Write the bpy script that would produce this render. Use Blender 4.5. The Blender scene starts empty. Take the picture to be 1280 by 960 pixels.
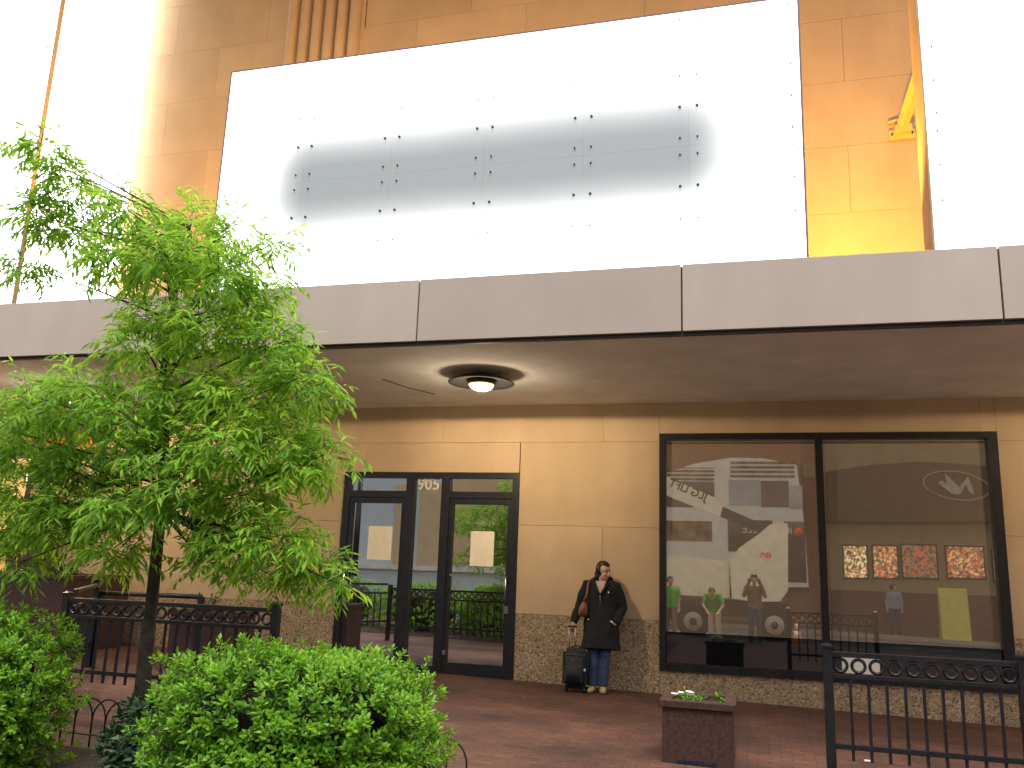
import bpy, bmesh, math, random
from mathutils import Vector, Matrix, noise
random.seed(7)
R = math.radians
scene = bpy.context.scene
C = scene.collection

# ------------------------------------------------------------------ camera
CAM_H = 1.55; FPX = 1075.0
PITCH, ROLL, YAW = R(12.03), R(2.06), R(15.8)
_f = Vector((-math.sin(YAW)*math.cos(PITCH), math.cos(YAW)*math.cos(PITCH), math.sin(PITCH)))
_r0 = Vector((math.cos(YAW), math.sin(YAW), 0)); _u0 = _r0.cross(_f)
_r = _r0*math.cos(ROLL) + _u0*math.sin(ROLL); _u = -_r0*math.sin(ROLL) + _u0*math.cos(ROLL)
cd = bpy.data.cameras.new('camera'); cam = bpy.data.objects.new('camera', cd); C.objects.link(cam)
cd.sensor_width = 36; cd.lens = FPX/1280*36; cd.clip_start = .05; cd.clip_end = 3000
m = Matrix((_r, _u, -_f)).transposed().to_4x4(); m.translation = (0, 0, CAM_H); cam.matrix_world = m
scene.camera = cam
def P(px, py, y):                       # pixel of the photograph -> point on the vertical plane at this y
    d = _r*((px-640)/FPX) - _u*((py-480)/FPX) + _f
    return Vector((0, 0, CAM_H)) + d*(y/d.y)

# ------------------------------------------------------------------ sky, sun, exposure
SUN_EL, SUN_AZ = R(68), R(160)          # behind and a little right of the photographer, behind thin cloud
w = bpy.data.worlds.new('World'); scene.world = w; w.use_nodes = True
nt = w.node_tree; bg = nt.nodes['Background']
sky = nt.nodes.new('ShaderNodeTexSky'); sky.sky_type = 'NISHITA'; sky.sun_disc = False
sky.sun_elevation = SUN_EL; sky.sun_rotation = SUN_AZ; sky.dust_density = 4; sky.air_density = 1.0
hs = nt.nodes.new('ShaderNodeHueSaturation'); hs.inputs['Saturation'].default_value = .3
nt.links.new(sky.outputs[0], hs.inputs['Color']); nt.links.new(hs.outputs[0], bg.inputs[0]); bg.inputs[1].default_value = .15
sd = bpy.data.lights.new('sun', 'SUN'); sd.energy = 1.5; sd.angle = R(35); sd.color = (1, .95, .87)
sun = bpy.data.objects.new('sun', sd); C.objects.link(sun)
sun.rotation_euler = Vector((-math.sin(SUN_AZ)*math.cos(SUN_EL), -math.cos(SUN_AZ)*math.cos(SUN_EL), -math.sin(SUN_EL))).to_track_quat('-Z', 'Y').to_euler()
vs = scene.view_settings; vs.view_transform = 'Standard'; vs.look = 'None'; vs.gamma = 1; vs.exposure = .8
scene.render.engine = 'CYCLES'
scene.cycles.max_bounces = 8; scene.cycles.transparent_max_bounces = 12

# ------------------------------------------------------------------ helpers
def tag(o, label=None, cat=None, group=None, kind=None):
    if label: o['label'] = label
    if cat: o['category'] = cat
    if group: o['group'] = group
    if kind: o['kind'] = kind
    return o
def empty(name, loc, label=None, cat=None, group=None, rz=0):
    o = bpy.data.objects.new(name, None); C.objects.link(o); o.location = loc; o.rotation_euler.z = rz
    o.empty_display_size = .1
    return tag(o, label, cat, group)
def link(name, me, parent=None):
    o = bpy.data.objects.new(name, me); C.objects.link(o)
    if parent is not None: o.parent = parent
    return o
def origin_of(parent):
    v = Vector((0, 0, 0)); p = parent
    while p is not None: v += p.location; p = p.parent
    return v
def done(name, bm, mat, parent=None, smooth=False, base=True):
    """bm in world coordinates; becomes one mesh object whose origin sits at its base"""
    off = origin_of(parent)
    loc = Vector((0, 0, 0))
    if base and len(bm.verts):
        xs = [v.co.x for v in bm.verts]; ys = [v.co.y for v in bm.verts]; zs = [v.co.z for v in bm.verts]
        loc = Vector(((min(xs)+max(xs))/2, (min(ys)+max(ys))/2, min(zs)))
    bmesh.ops.translate(bm, vec=-loc, verts=bm.verts)
    bmesh.ops.recalc_face_normals(bm, faces=bm.faces)
    me = bpy.data.meshes.new(name); bm.to_mesh(me); bm.free()
    for mm in (mat if isinstance(mat, (list, tuple)) else [mat]): me.materials.append(mm)
    if smooth:
        for p in me.polygons: p.use_smooth = True
    o = link(name, me, parent); o.location = loc-off
    return o
def box(bm, x0, x1, y0, y1, z0, z1, bev=0):
    vs_ = [bm.verts.new(c) for c in ((x0,y0,z0),(x1,y0,z0),(x1,y1,z0),(x0,y1,z0),(x0,y0,z1),(x1,y0,z1),(x1,y1,z1),(x0,y1,z1))]
    fs = [bm.faces.new([vs_[i] for i in q]) for q in ((0,3,2,1),(4,5,6,7),(0,1,5,4),(1,2,6,5),(2,3,7,6),(3,0,4,7))]
    if bev:
        es = list({e for f in fs for e in f.edges})
        bmesh.ops.bevel(bm, geom=es, offset=bev, segments=2, affect='EDGES', profile=.6)
    return vs_
def B(name, mat, parent, x0, x1, y0, y1, z0, z1, bev=0):
    bm = bmesh.new(); box(bm, x0, x1, y0, y1, z0, z1, bev); return done(name, bm, mat, parent)
def frame_of(d, ref=Vector((0, -1, 0))):
    d = d.normalized()
    s = d.cross(ref)
    if s.length < .05: s = d.cross(Vector((1, 0, 0)))
    s.normalize(); return s, s.cross(d).normalized()
def tube(bm, pts, rad, seg=10, cap=True, ref=Vector((0, -1, 0))):
    """pts: path, rad: number or (a, b) for each point; a lies across ref, b along it"""
    pts = [Vector(p) for p in pts]; rings = []
    if not isinstance(rad, (list, tuple)): rad = [rad]*len(pts)
    for i, p in enumerate(pts):
        d = pts[min(i+1, len(pts)-1)]-pts[max(i-1, 0)]
        s, t = frame_of(d, ref); r = rad[i]
        a, b = r if isinstance(r, (list, tuple)) else (r, r)
        rings.append([bm.verts.new(p+s*a*math.cos(2*math.pi*k/seg)+t*b*math.sin(2*math.pi*k/seg)) for k in range(seg)])
    for A, Bq in zip(rings, rings[1:]):
        for k in range(seg): bm.faces.new((A[k], A[(k+1) % seg], Bq[(k+1) % seg], Bq[k]))
    if cap:
        bm.faces.new(rings[0][::-1]); bm.faces.new(rings[-1])
    return rings
def T(name, mat, parent, pts, rad, seg=10, smooth=True, ref=Vector((0, -1, 0))):
    bm = bmesh.new(); tube(bm, pts, rad, seg, ref=ref); return done(name, bm, mat, parent, smooth)
def ball(bm, c, r, seg=12, ring=8, rot=None):
    r = Vector(r if isinstance(r, (list, tuple)) else (r, r, r))
    mt = Matrix.Translation(c) @ (rot if rot else Matrix()) @ Matrix.Diagonal((*r, 1))
    bmesh.ops.create_uvsphere(bm, u_segments=seg, v_segments=ring, radius=1, matrix=mt)
def prism(bm, poly, y0, y1):
    """outline in (x, z), extruded from y0 to y1"""
    a = [bm.verts.new((x, y0, z)) for x, z in poly]; b = [bm.verts.new((x, y1, z)) for x, z in poly]
    bm.faces.new(a); bm.faces.new(b[::-1])
    for i in range(len(a)):
        j = (i+1) % len(a); bm.faces.new((a[i], b[i], b[j], a[j]))
def text_mesh(name, s, size, mat, parent, loc, rot, depth=.004, bold=0):
    cu = bpy.data.curves.new(name+'_curve', 'FONT'); cu.body = s; cu.size = size; cu.extrude = depth; cu.align_x = 'CENTER'; cu.align_y = 'CENTER'
    cu.offset = bold
    t = bpy.data.objects.new(name+'_tmp', cu); C.objects.link(t)
    me = bpy.data.meshes.new_from_object(t.evaluated_get(bpy.context.evaluated_depsgraph_get()))
    bpy.data.objects.remove(t); me.materials.clear(); me.materials.append(mat)
    o = link(name, me, parent); o.location = Vector(loc)-origin_of(parent); o.rotation_euler = rot
    return o

def material(name, col, rough=.7, var=.12, scale=6, bump=0, bscale=None, metal=0, spec=.4, obj_var=0, col2=None, detail=6, mix_lo=.35, mix_hi=.7, streak=0):
    mt = bpy.data.materials.new(name); mt.use_nodes = True; n = mt.node_tree.nodes; l = mt.node_tree.links
    b = n['Principled BSDF']; b.inputs['Roughness'].default_value = rough; b.inputs['Metallic'].default_value = metal
    b.inputs['Specular IOR Level'].default_value = spec
    tc = n.new('ShaderNodeTexCoord'); geo = n.new('ShaderNodeNewGeometry')
    ns = n.new('ShaderNodeTexNoise'); ns.inputs['Scale'].default_value = scale; ns.inputs['Detail'].default_value = detail
    l.new(geo.outputs['Position'], ns.inputs['Vector'])
    rp = n.new('ShaderNodeValToRGB'); rp.color_ramp.elements[0].position = mix_lo; rp.color_ramp.elements[1].position = mix_hi
    c2 = col2 if col2 else tuple(min(1, c*(1+var)) for c in col)
    c1 = col if col2 else tuple(c*(1-var) for c in col)
    rp.color_ramp.elements[0].color = (*c1, 1); rp.color_ramp.elements[1].color = (*c2, 1)
    l.new(ns.outputs['Fac'], rp.inputs['Fac']); out = rp.outputs['Color']
    if obj_var:
        oi = n.new('ShaderNodeObjectInfo'); mr = n.new('ShaderNodeMapRange'); mr.inputs['To Min'].default_value = 1-obj_var; mr.inputs['To Max'].default_value = 1+obj_var
        l.new(oi.outputs['Random'], mr.inputs['Value']); hv = n.new('ShaderNodeHueSaturation')
        l.new(mr.outputs[0], hv.inputs['Value']); l.new(out, hv.inputs['Color']); out = hv.outputs[0]
    if streak:   # rain marks running down the face
        mp = n.new('ShaderNodeMapping'); mp.inputs['Scale'].default_value = (2.6, 2.6, .5); l.new(geo.outputs['Position'], mp.inputs['Vector'])
        n2 = n.new('ShaderNodeTexNoise'); n2.inputs['Scale'].default_value = 1; n2.inputs['Detail'].default_value = 7; n2.inputs['Roughness'].default_value = .7; l.new(mp.outputs[0], n2.inputs['Vector'])
        m2 = n.new('ShaderNodeMapRange'); m2.inputs['From Min'].default_value = .35; m2.inputs['From Max'].default_value = .7; m2.inputs['To Min'].default_value = 1-streak; m2.inputs['To Max'].default_value = 1+streak*.4
        l.new(n2.outputs['Fac'], m2.inputs[0]); mx = n.new('ShaderNodeMix'); mx.data_type = 'RGBA'; mx.blend_type = 'MULTIPLY'; mx.inputs[0].default_value = 1
        l.new(out, mx.inputs[6]); l.new(m2.outputs[0], mx.inputs[7]); out = mx.outputs[2]
    l.new(out, b.inputs['Base Color'])
    if bump:
        nb = n.new('ShaderNodeTexNoise'); nb.inputs['Scale'].default_value = bscale or scale*6; nb.inputs['Detail'].default_value = 5
        l.new(geo.outputs['Position'], nb.inputs['Vector'])
        bp = n.new('ShaderNodeBump'); bp.inputs['Strength'].default_value = bump; bp.inputs['Distance'].default_value = .02
        l.new(nb.outputs['Fac'], bp.inputs['Height']); l.new(bp.outputs[0], b.inputs['Normal'])
    return mt
def emitter(name, col, strength):
    mt = bpy.data.materials.new(name); mt.use_nodes = True; n = mt.node_tree.nodes
    b = n['Principled BSDF']; b.inputs['Base Color'].default_value = (*col, 1)
    b.inputs['Emission Color'].default_value = (*col, 1); b.inputs['Emission Strength'].default_value = strength
    return mt
def glass(name, refl, tint, haze=.05, rough=.01, gcol=(1, 1, 1), dcol=(.35, .33, .3)):
    """coated shop glass: a mirror-like coating over a dark tinted pane"""
    mt = bpy.data.materials.new(name); mt.use_nodes = True; n = mt.node_tree.nodes; l = mt.node_tree.links
    n.remove(n['Principled BSDF'])
    tr = n.new('ShaderNodeBsdfTransparent'); tr.inputs[0].default_value = (*tint, 1)
    gl = n.new('ShaderNodeBsdfGlossy'); gl.inputs['Roughness'].default_value = rough; gl.inputs['Color'].default_value = (*gcol, 1)
    df = n.new('ShaderNodeBsdfDiffuse'); df.inputs[0].default_value = (*dcol, 1)
    m1 = n.new('ShaderNodeMixShader'); m1.inputs[0].default_value = refl
    m2 = n.new('ShaderNodeMixShader'); m2.inputs[0].default_value = haze  # diffuse share paints a milky haze over the reflections
    l.new(tr.outputs[0], m1.inputs[1]); l.new(gl.outputs[0], m1.inputs[2])
    l.new(m1.outputs[0], m2.inputs[1]); l.new(df.outputs[0], m2.inputs[2])
    l.new(m2.outputs[0], n['Material Output'].inputs[0])
    return mt
def leaf_material(name, c1, c2, rough=.45, trans=.35):
    mt = bpy.data.materials.new(name); mt.use_nodes = True; n = mt.node_tree.nodes; l = mt.node_tree.links
    b = n['Principled BSDF']; b.inputs['Roughness'].default_value = rough; b.inputs['Specular IOR Level'].default_value = .35
    at = n.new('ShaderNodeAttribute'); at.attribute_name = 'leaf_tone'
    rp = n.new('ShaderNodeValToRGB'); rp.color_ramp.elements[0].color = (*c1, 1); rp.color_ramp.elements[1].color = (*c2, 1)
    l.new(at.outputs['Fac'], rp.inputs['Fac']); l.new(rp.outputs[0], b.inputs['Base Color'])
    tl = n.new('ShaderNodeBsdfTranslucent'); hv = n.new('ShaderNodeHueSaturation'); hv.inputs['Value'].default_value = 1.5; hv.inputs['Hue'].default_value = .485
    l.new(rp.outputs[0], hv.inputs['Color']); l.new(hv.outputs[0], tl.inputs[0])
    mx = n.new('ShaderNodeMixShader'); mx.inputs[0].default_value = trans
    l.new(b.outputs[0], mx.inputs[1]); l.new(tl.outputs[0], mx.inputs[2]); l.new(mx.outputs[0], n['Material Output'].inputs[0])
    return mt

M = {}
M['stone'] = material('cast_stone', (.46, .34, .21), .85, .07, 1.3, .12, 60, obj_var=.04, streak=.05)
M['joint'] = material('joint_mortar', (.38, .28, .17), .9, .1, 4)
M['concrete_back'] = material('backing_concrete', (.22, .18, .14), .9, .1, 4)
M['panel'] = material('canopy_panel', (.46, .38, .325), .5, .05, .9, .03, 30, obj_var=.06, streak=.05)
M['panel_edge'] = material('canopy_edge', (.05, .045, .045), .6, .1, 4)
M['soffit'] = material('soffit_stucco', (.72, .70, .66), .95, .09, 2.2, .5, 90)
M['roof'] = material('roof_felt', (.12, .11, .10), .9, .15, 3)
M['black_metal'] = material('black_painted_metal', (.013, .0135, .017), .38, .25, 12, .06, 80)
M['door_frame'] = material('dark_anodised_frame', (.016, .017, .024), .35, .2, 10)
M['chrome'] = material('brushed_steel', (.6, .6, .58), .28, .08, 20, metal=1)
M['dark_steel'] = material('dark_steel', (.06, .055, .055), .45, .2, 10, metal=.6)
M['bolt'] = material('bolt_steel', (.05, .045, .05), .5, .2, 20, metal=.4)
M['sign_frame'] = material('sign_frame', (.16, .10, .12), .5, .1, 8)
M['sign_side'] = material('sign_side_panel', (.42, .31, .19), .6, .06, 5)
M['paper'] = material('paper', (.72, .66, .52), .8, .05, 10)
M['white_paint'] = material('white_paint', (.75, .74, .70), .5, .05, 4)
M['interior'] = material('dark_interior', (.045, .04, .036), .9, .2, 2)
M['haze_blind'] = material('brown_haze_blind', (.26, .21, .165), .9, .08, 3)
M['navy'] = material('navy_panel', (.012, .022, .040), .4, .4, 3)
M['granite_red'] = material('red_granite', (.038, .019, .017), .5, .5, 30, .05, 60, col2=(.082, .04, .034))
M['bark'] = material('bark', (.055, .046, .040), .9, .35, 14, .8, 40)
M['soil'] = material('mulch', (.022, .016, .013), 1, .5, 18, 1, 40, col2=(.05, .037, .028))
M['leaf_tree'] = leaf_material('willow_oak_leaf', (.07, .22, .025), (.38, .60, .05), .5, .55)
M['leaf_hedge'] = leaf_material('hedge_leaf', (.045, .155, .012), (.20, .42, .022), .4, .35)
M['leaf_dark'] = leaf_material('dark_leaf', (.018, .05, .022), (.045, .10, .045), .4, .2)
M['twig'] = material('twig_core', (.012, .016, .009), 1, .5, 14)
M['orange'] = material('orange_board', (.62, .16, .03), .6, .1, 3)
M['glass_window'] = glass('coated_window_glass', .68, (.42, .40, .38), .24, .014, (1, .94, .84), (.46, .37, .28))
M['glass_door'] = glass('coated_door_glass', .66, (.25, .25, .26), .015, .003)
M['glass_clear'] = glass('clear_glass', .12, (.85, .84, .8), .01)
M['spandrel'] = glass('low_window_glass', .10, (.12, .14, .18), .05, .03, (1, 1, 1), (.06, .09, .16))

# exposed aggregate base: pebbles of several tones
def aggregate():
    mt = material('exposed_aggregate', (.34, .25, .16), .9, .2, 5, 0)
    n = mt.node_tree.nodes; l = mt.node_tree.links; b = n['Principled BSDF']
    geo = n.new('ShaderNodeNewGeometry'); vo = n.new('ShaderNodeTexVoronoi'); vo.inputs['Scale'].default_value = 55
    l.new(geo.outputs['Position'], vo.inputs['Vector'])
    rp = n.new('ShaderNodeValToRGB'); r = rp.color_ramp
    r.elements[0].position = 0; r.elements[0].color = (.09, .065, .05, 1); r.elements[1].position = 1; r.elements[1].color = (.50, .39, .26, 1)
    e = r.elements.new(.35); e.color = (.34, .25, .155, 1); e = r.elements.new(.7); e.color = (.27, .19, .12, 1)
    sp = n.new('ShaderNodeSeparateColor'); l.new(vo.outputs['Color'], sp.inputs[0]); l.new(sp.outputs[0], rp.inputs['Fac'])
    mx = n.new('ShaderNodeMix'); mx.data_type = 'RGBA'; mx.blend_type = 'MULTIPLY'; mx.inputs[0].default_value = .6
    ns = n.new('ShaderNodeTexNoise'); ns.inputs['Scale'].default_value = 1.6; l.new(geo.outputs['Position'], ns.inputs['Vector'])
    mr = n.new('ShaderNodeMapRange'); mr.inputs['To Min'].default_value = .55; mr.inputs['To Max'].default_value = 1.35; l.new(ns.outputs['Fac'], mr.inputs[0])
    l.new(rp.outputs[0], mx.inputs[6]); l.new(mr.outputs[0], mx.inputs[7]); l.new(mx.outputs[2], b.inputs['Base Color'])
    bp = n.new('ShaderNodeBump'); bp.inputs['Strength'].default_value = .6; bp.inputs['Distance'].default_value = .008
    l.new(vo.outputs['Distance'], bp.inputs['Height']); bp.invert = True; l.new(bp.outputs[0], b.inputs['Normal'])
    return mt
M['aggregate'] = aggregate()
def paving():
    mt = material('brick_paving', (.15, .075, .05), .75, .2, 5)
    n = mt.node_tree.nodes; l = mt.node_tree.links; b = n['Principled BSDF']
    geo = n.new('ShaderNodeNewGeometry'); br = n.new('ShaderNodeTexBrick')
    br.inputs['Scale'].default_value = 1; br.inputs['Brick Width'].default_value = .2; br.inputs['Row Height'].default_value = .1
    br.inputs['Mortar Size'].default_value = .006; br.inputs['Mortar Smooth'].default_value = .3
    br.inputs['Color1'].default_value = (.10, .042, .027, 1); br.inputs['Color2'].default_value = (.062, .028, .020, 1); br.inputs['Mortar'].default_value = (.035, .023, .018, 1)
    l.new(geo.outputs['Position'], br.inputs['Vector'])
    ns = n.new('ShaderNodeTexNoise'); ns.inputs['Scale'].default_value = .9; ns.inputs['Detail'].default_value = 8; l.new(geo.outputs['Position'], ns.inputs['Vector'])
    mr = n.new('ShaderNodeMapRange'); mr.inputs['From Min'].default_value = .3; mr.inputs['From Max'].default_value = .7; mr.inputs['To Min'].default_value = .5; mr.inputs['To Max'].default_value = 1.45
    l.new(ns.outputs['Fac'], mr.inputs[0])
    mx = n.new('ShaderNodeMix'); mx.data_type = 'RGBA'; mx.blend_type = 'MULTIPLY'; mx.inputs[0].default_value = 1
    l.new(br.outputs['Color'], mx.inputs[6]); l.new(mr.outputs[0], mx.inputs[7]); l.new(mx.outputs[2], b.inputs['Base Color'])
    bp = n.new('ShaderNodeBump'); bp.inputs['Strength'].default_value = .5; bp.inputs['Distance'].default_value = .006; bp.invert = True
    l.new(br.outputs['Fac'], bp.inputs['Height']); l.new(bp.outputs[0], b.inputs['Normal'])
    return mt
M['paving'] = paving()
M['asphalt'] = material('asphalt', (.05, .048, .046), .9, .25, 8, .4, 120)
M['kerb'] = material('granite_kerb', (.28, .26, .24), .8, .15, 20, .2)
M['far_ground'] = material('far_ground', (.10, .09, .075), .95, .2, .3)
M['road_line'] = material('road_paint', (.70, .68, .62), .7, .1, 12)

# ------------------------------------------------------------------ ground: falls to the right and towards the street
def G(x, y):
    return -.02*max(-12, min(8, x))-.01-.012*(11.9-max(-1.2, min(11.9, y)))
XS = [-300, -60, -30, -12, 8, 30, 60, 300]
def strip(name, mat, y0, y1, dz, thick=0, xs=XS):
    bm = bmesh.new(); top = [[bm.verts.new((x, y, G(x, y)+dz)) for x in xs] for y in (y0, y1)]
    for i in range(len(xs)-1): bm.faces.new((top[0][i], top[0][i+1], top[1][i+1], top[1][i]))
    if thick:
        bot = [[bm.verts.new((x, y, G(x, y)+dz-thick)) for x in xs] for y in (y0, y1)]
        for i in range(len(xs)-1):
            bm.faces.new((bot[0][i], bot[0][i+1], top[0][i+1], top[0][i])); bm.faces.new((top[1][i], top[1][i+1], bot[1][i+1], bot[1][i]))
    o = done(name, bm, mat, base=False); return tag(o, kind='structure')
strip('terrain', M['far_ground'], -600, 600, -.42)
strip('road', M['asphalt'], -9.2, -1.2, -.16)
strip('sidewalk', M['paving'], -1.05, 12.4, 0)
strip('kerb', M['kerb'], -1.2, -1.05, .004, .4)
strip('far_kerb', M['kerb'], -9.35, -9.2, -.03, .4)
strip('far_sidewalk', M['paving'], -12.3, -9.35, -.034)
for k in range(6):
    strip('road_marking', M['road_line'], -5.3, -5.18, -.152, xs=[-20+k*8, -17+k*8])

# ------------------------------------------------------------------ the building
WY = 11.9
bld = empty('building', (0, WY, 0), 'tan stone-clad building with a deep flat canopy over its dark glass shopfront', 'building')
WIN = (-1.22, 2.97, .31, 3.43); DOOR = (-5.94, -3.2, .02, 2.88); SHOP = (-17.5, -11.75, .35, 3.15)
X0, X1, ZT, ZS = -22, 14, 17, 3.86
def cut(rects, hole):
    out = []; hx0, hx1, hz0, hz1 = hole
    for x0, x1, z0, z1 in rects:
        if hx0 >= x1 or hx1 <= x0 or hz0 >= z1 or hz1 <= z0: out.append((x0, x1, z0, z1)); continue
        if hx0 > x0: out.append((x0, hx0, z0, z1))
        if hx1 < x1: out.append((hx1, x1, z0, z1))
        a, b = max(x0, hx0), min(x1, hx1)
        if hz0 > z0: out.append((a, b, z0, hz0))
        if hz1 < z1: out.append((a, b, hz1, z1))
    return out
OPEN = (WIN, DOOR, SHOP)
rects = [(X0, X1, -1, ZT)]
for h in OPEN: rects = cut(rects, h)
bm = bmesh.new()
for a, b, c, d in rects: box(bm, a, b, WY+.05, WY+.35, c, d)
done('backing_wall', bm, M['joint'], bld)
def clad(name, mat, courses, xs_of, gap=.0021, holes=OPEN, y=WY, depth=.046):
    for ci, (z0, z1) in enumerate(zip(courses, courses[1:])):
        xs = xs_of(ci)
        for a, b in zip(xs, xs[1:]):
            rs = [(a, b, z0, z1)]
            for h in holes: rs = cut(rs, h)
            for r in rs:
                if r[1]-r[0] < .05 or r[3]-r[2] < .05: continue
                B(name, mat, bld, r[0]+gap, r[1]-gap, y, y+depth, r[2]+gap, r[3]-gap)
def joints(off, width, extra=()):
    v = X0; out = [X0]; v = X0+off
    while v < X1: out.append(v); v += width
    return [q for q in out if q < X1-.05]+[X1]
LOWC = [.93, 2.14, 3.32, 4.4]
clad('stone_panel', M['stone'], LOWC, lambda i: joints((.8, 1.99, .8)[i % 3], 2.4))
clad('base_panel', M['aggregate'], [-.9, .93], lambda i: joints(1.79, 3.0), depth=.049)
UPC = [4.4, 5.49]+[6.5+1.0*i for i in range(0, 11)]
PIL = (-7.75, -6.22, 4.4, ZT)
clad('stone_panel', M['stone'], [z for z in UPC if z < ZT]+[ZT], lambda i: joints((.6, 1.55)[i % 2], 1.9), holes=(PIL,))
# fluted pilaster of round stone shafts
pil = B('pilaster', M['stone'], bld, PIL[0], PIL[1], WY+.0, WY+.049, 4.41, ZT)
nsh = 6
bm0 = bmesh.new(); wsh = (PIL[1]-PIL[0]-.1)/nsh
prof = [(-wsh/2+.012, 0)]+[(-wsh/2+.012+(wsh-.024)*(1-math.cos(math.pi*k/8))/2, -.13*math.sin(math.pi*k/8)) for k in range(1, 8)]+[(wsh/2-.012, 0)]
lo = [bm0.verts.new((x, y, 0)) for x, y in prof]; hi = [bm0.verts.new((x, y, ZT-4.45)) for x, y in prof]
for k in range(len(prof)-1): bm0.faces.new((lo[k], lo[k+1], hi[k+1], hi[k]))
sh = bpy.data.meshes.new('shaft'); bm0.to_mesh(sh); bm0.free(); sh.materials.append(M['stone'])
for p_ in sh.polygons: p_.use_smooth = True
for k in range(nsh):
    o = link('shaft', sh, pil); o.location = Vector((PIL[0]+.05+wsh*(k+.5), WY-.002, 4.43))-origin_of(pil)
B('shade_overhang', M['roof'], bld, X0, X1, 8.5, WY-.004, 12.6, 13.1)  # unseen slab added above to shade the upper wall
# canopy
can = empty('canopy', (0, -3.6, 0)); can.parent = bld
FY = 8.25; FZ0, FZ1 = 3.862, 4.545
B('soffit', M['soffit'], can, X0, X1, FY+.06, WY-.004, ZS, ZS+.12)
B('roof_deck', M['roof'], can, X0, X1, FY+.06, WY-.004, ZS+.122, FZ1-.06)
B('drip_edge', M['panel_edge'], can, X0, X1, FY+.012, FY+.058, FZ0-.035, FZ1-.01)
fx = [X0, -20.2, -17.4, -14.6, -11.83, -9.02, -6.21, -3.4, -.625, 2.19, 5.0, 7.8, 10.6, X1]
for a, b in zip(fx, fx[1:]):
    B('fascia_panel', M['panel'], can, a+.008, b-.008, FY-.03, FY+.01, FZ0, FZ1, .003)
T('soffit_crack', M['panel_edge'], can, [P(465, 461, 1)*0+Vector((-4.55, 9.95, ZS-.002)), Vector((-4.42, 10.5, ZS-.002)), Vector((-4.2, 10.95, ZS-.002))], .008, 5)

# shop window
win = empty('window', (0, 0, 0)); win.parent = bld
wx0, wx1, wz0, wz1 = WIN
FW = .085; ya, yb = WY-.035, WY+.09
MX = .855
B('frame_head', M['black_metal'], win, wx0, wx1, ya, yb, wz1-FW, wz1)
B('frame_sill', M['black_metal'], win, wx0, wx1, ya, yb, wz0, wz0+FW)
B('frame_jamb', M['black_metal'], win, wx0, wx0+FW, ya, yb, wz0+FW+.001, wz1-FW-.001)
B('frame_jamb', M['black_metal'], win, wx1-FW-.03, wx1, ya, yb, wz0+FW+.001, wz1-FW-.001)
B('mullion', M['black_metal'], win, MX-.045, MX+.045, ya-.004, yb, wz0+FW+.001, wz1-FW-.001)
LOWZ = .79
GY = WY+.045
for a, b in ((wx0+FW, MX-.045), (MX+.045, wx1-FW-.03)):
    B('pane', M['glass_window'], win, a+.001, b-.001, GY, GY+.012, LOWZ+.004, wz1-FW-.001)
    B('low_pane', M['spandrel'], win, a+.001, b-.001, GY, GY+.012, wz0+FW+.001, LOWZ-.004)
    B('haze_blind', M['haze_blind'], win, a+.005, b-.005, GY+.12, GY+.13, 1.26, wz1-.02)  # brown sheet added behind the glass to haze the reflections
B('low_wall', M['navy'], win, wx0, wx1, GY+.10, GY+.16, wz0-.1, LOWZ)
notice = P(1076, 833, GY-.01)
tag(B('paper_notice', M['white_paint'], None, notice.x-.22, notice.x+.22, GY-.012, GY-.008, notice.z-.09, notice.z+.12), 'small white notice stuck low on the large shop window behind the railing', 'notice')
# dark room behind window and doors
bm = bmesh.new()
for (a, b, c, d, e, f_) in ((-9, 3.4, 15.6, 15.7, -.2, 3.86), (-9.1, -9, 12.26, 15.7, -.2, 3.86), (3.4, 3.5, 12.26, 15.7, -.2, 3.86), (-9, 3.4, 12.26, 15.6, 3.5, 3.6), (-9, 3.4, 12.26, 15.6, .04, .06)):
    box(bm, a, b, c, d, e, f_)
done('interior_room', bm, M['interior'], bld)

# entrance doors
dr = empty('entrance', (0, 0, 0)); dr.parent = bld
dx0, dx1, dz0, dz1 = DOOR
yd0, yd1 = WY-.02, WY+.10
bars = [(dx0, dx1, dz1-.085, dz1), (dx0, dx0+.10, dz0, dz1-.086), (dx1-.10, dx1, dz0, dz1-.086), (-4.93, -4.80, dz0, dz1-.086), (-4.375, -4.245, dz0, dz1-.086),
        (dx0+.101, -4.931, 2.505, 2.60), (-4.244, dx1-.101, 2.505, 2.60), (-4.799, -4.376, dz0, .16)]
for a, b, c, d in bars: B('frame', M['door_frame'], dr, a, b, yd0, yd1, c, d)
GD = WY+.04
B('transom_light', M['glass_door'], dr, dx0+.101, -4.931, GD, GD+.01, 2.601, dz1-.086)
B('transom_light', M['glass_door'], dr, -4.244, dx1-.101, GD, GD+.01, 2.601, dz1-.086)
B('side_light', M['glass_door'], dr, -4.799, -4.376, GD, GD+.01, .161, dz1-.086)
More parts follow.
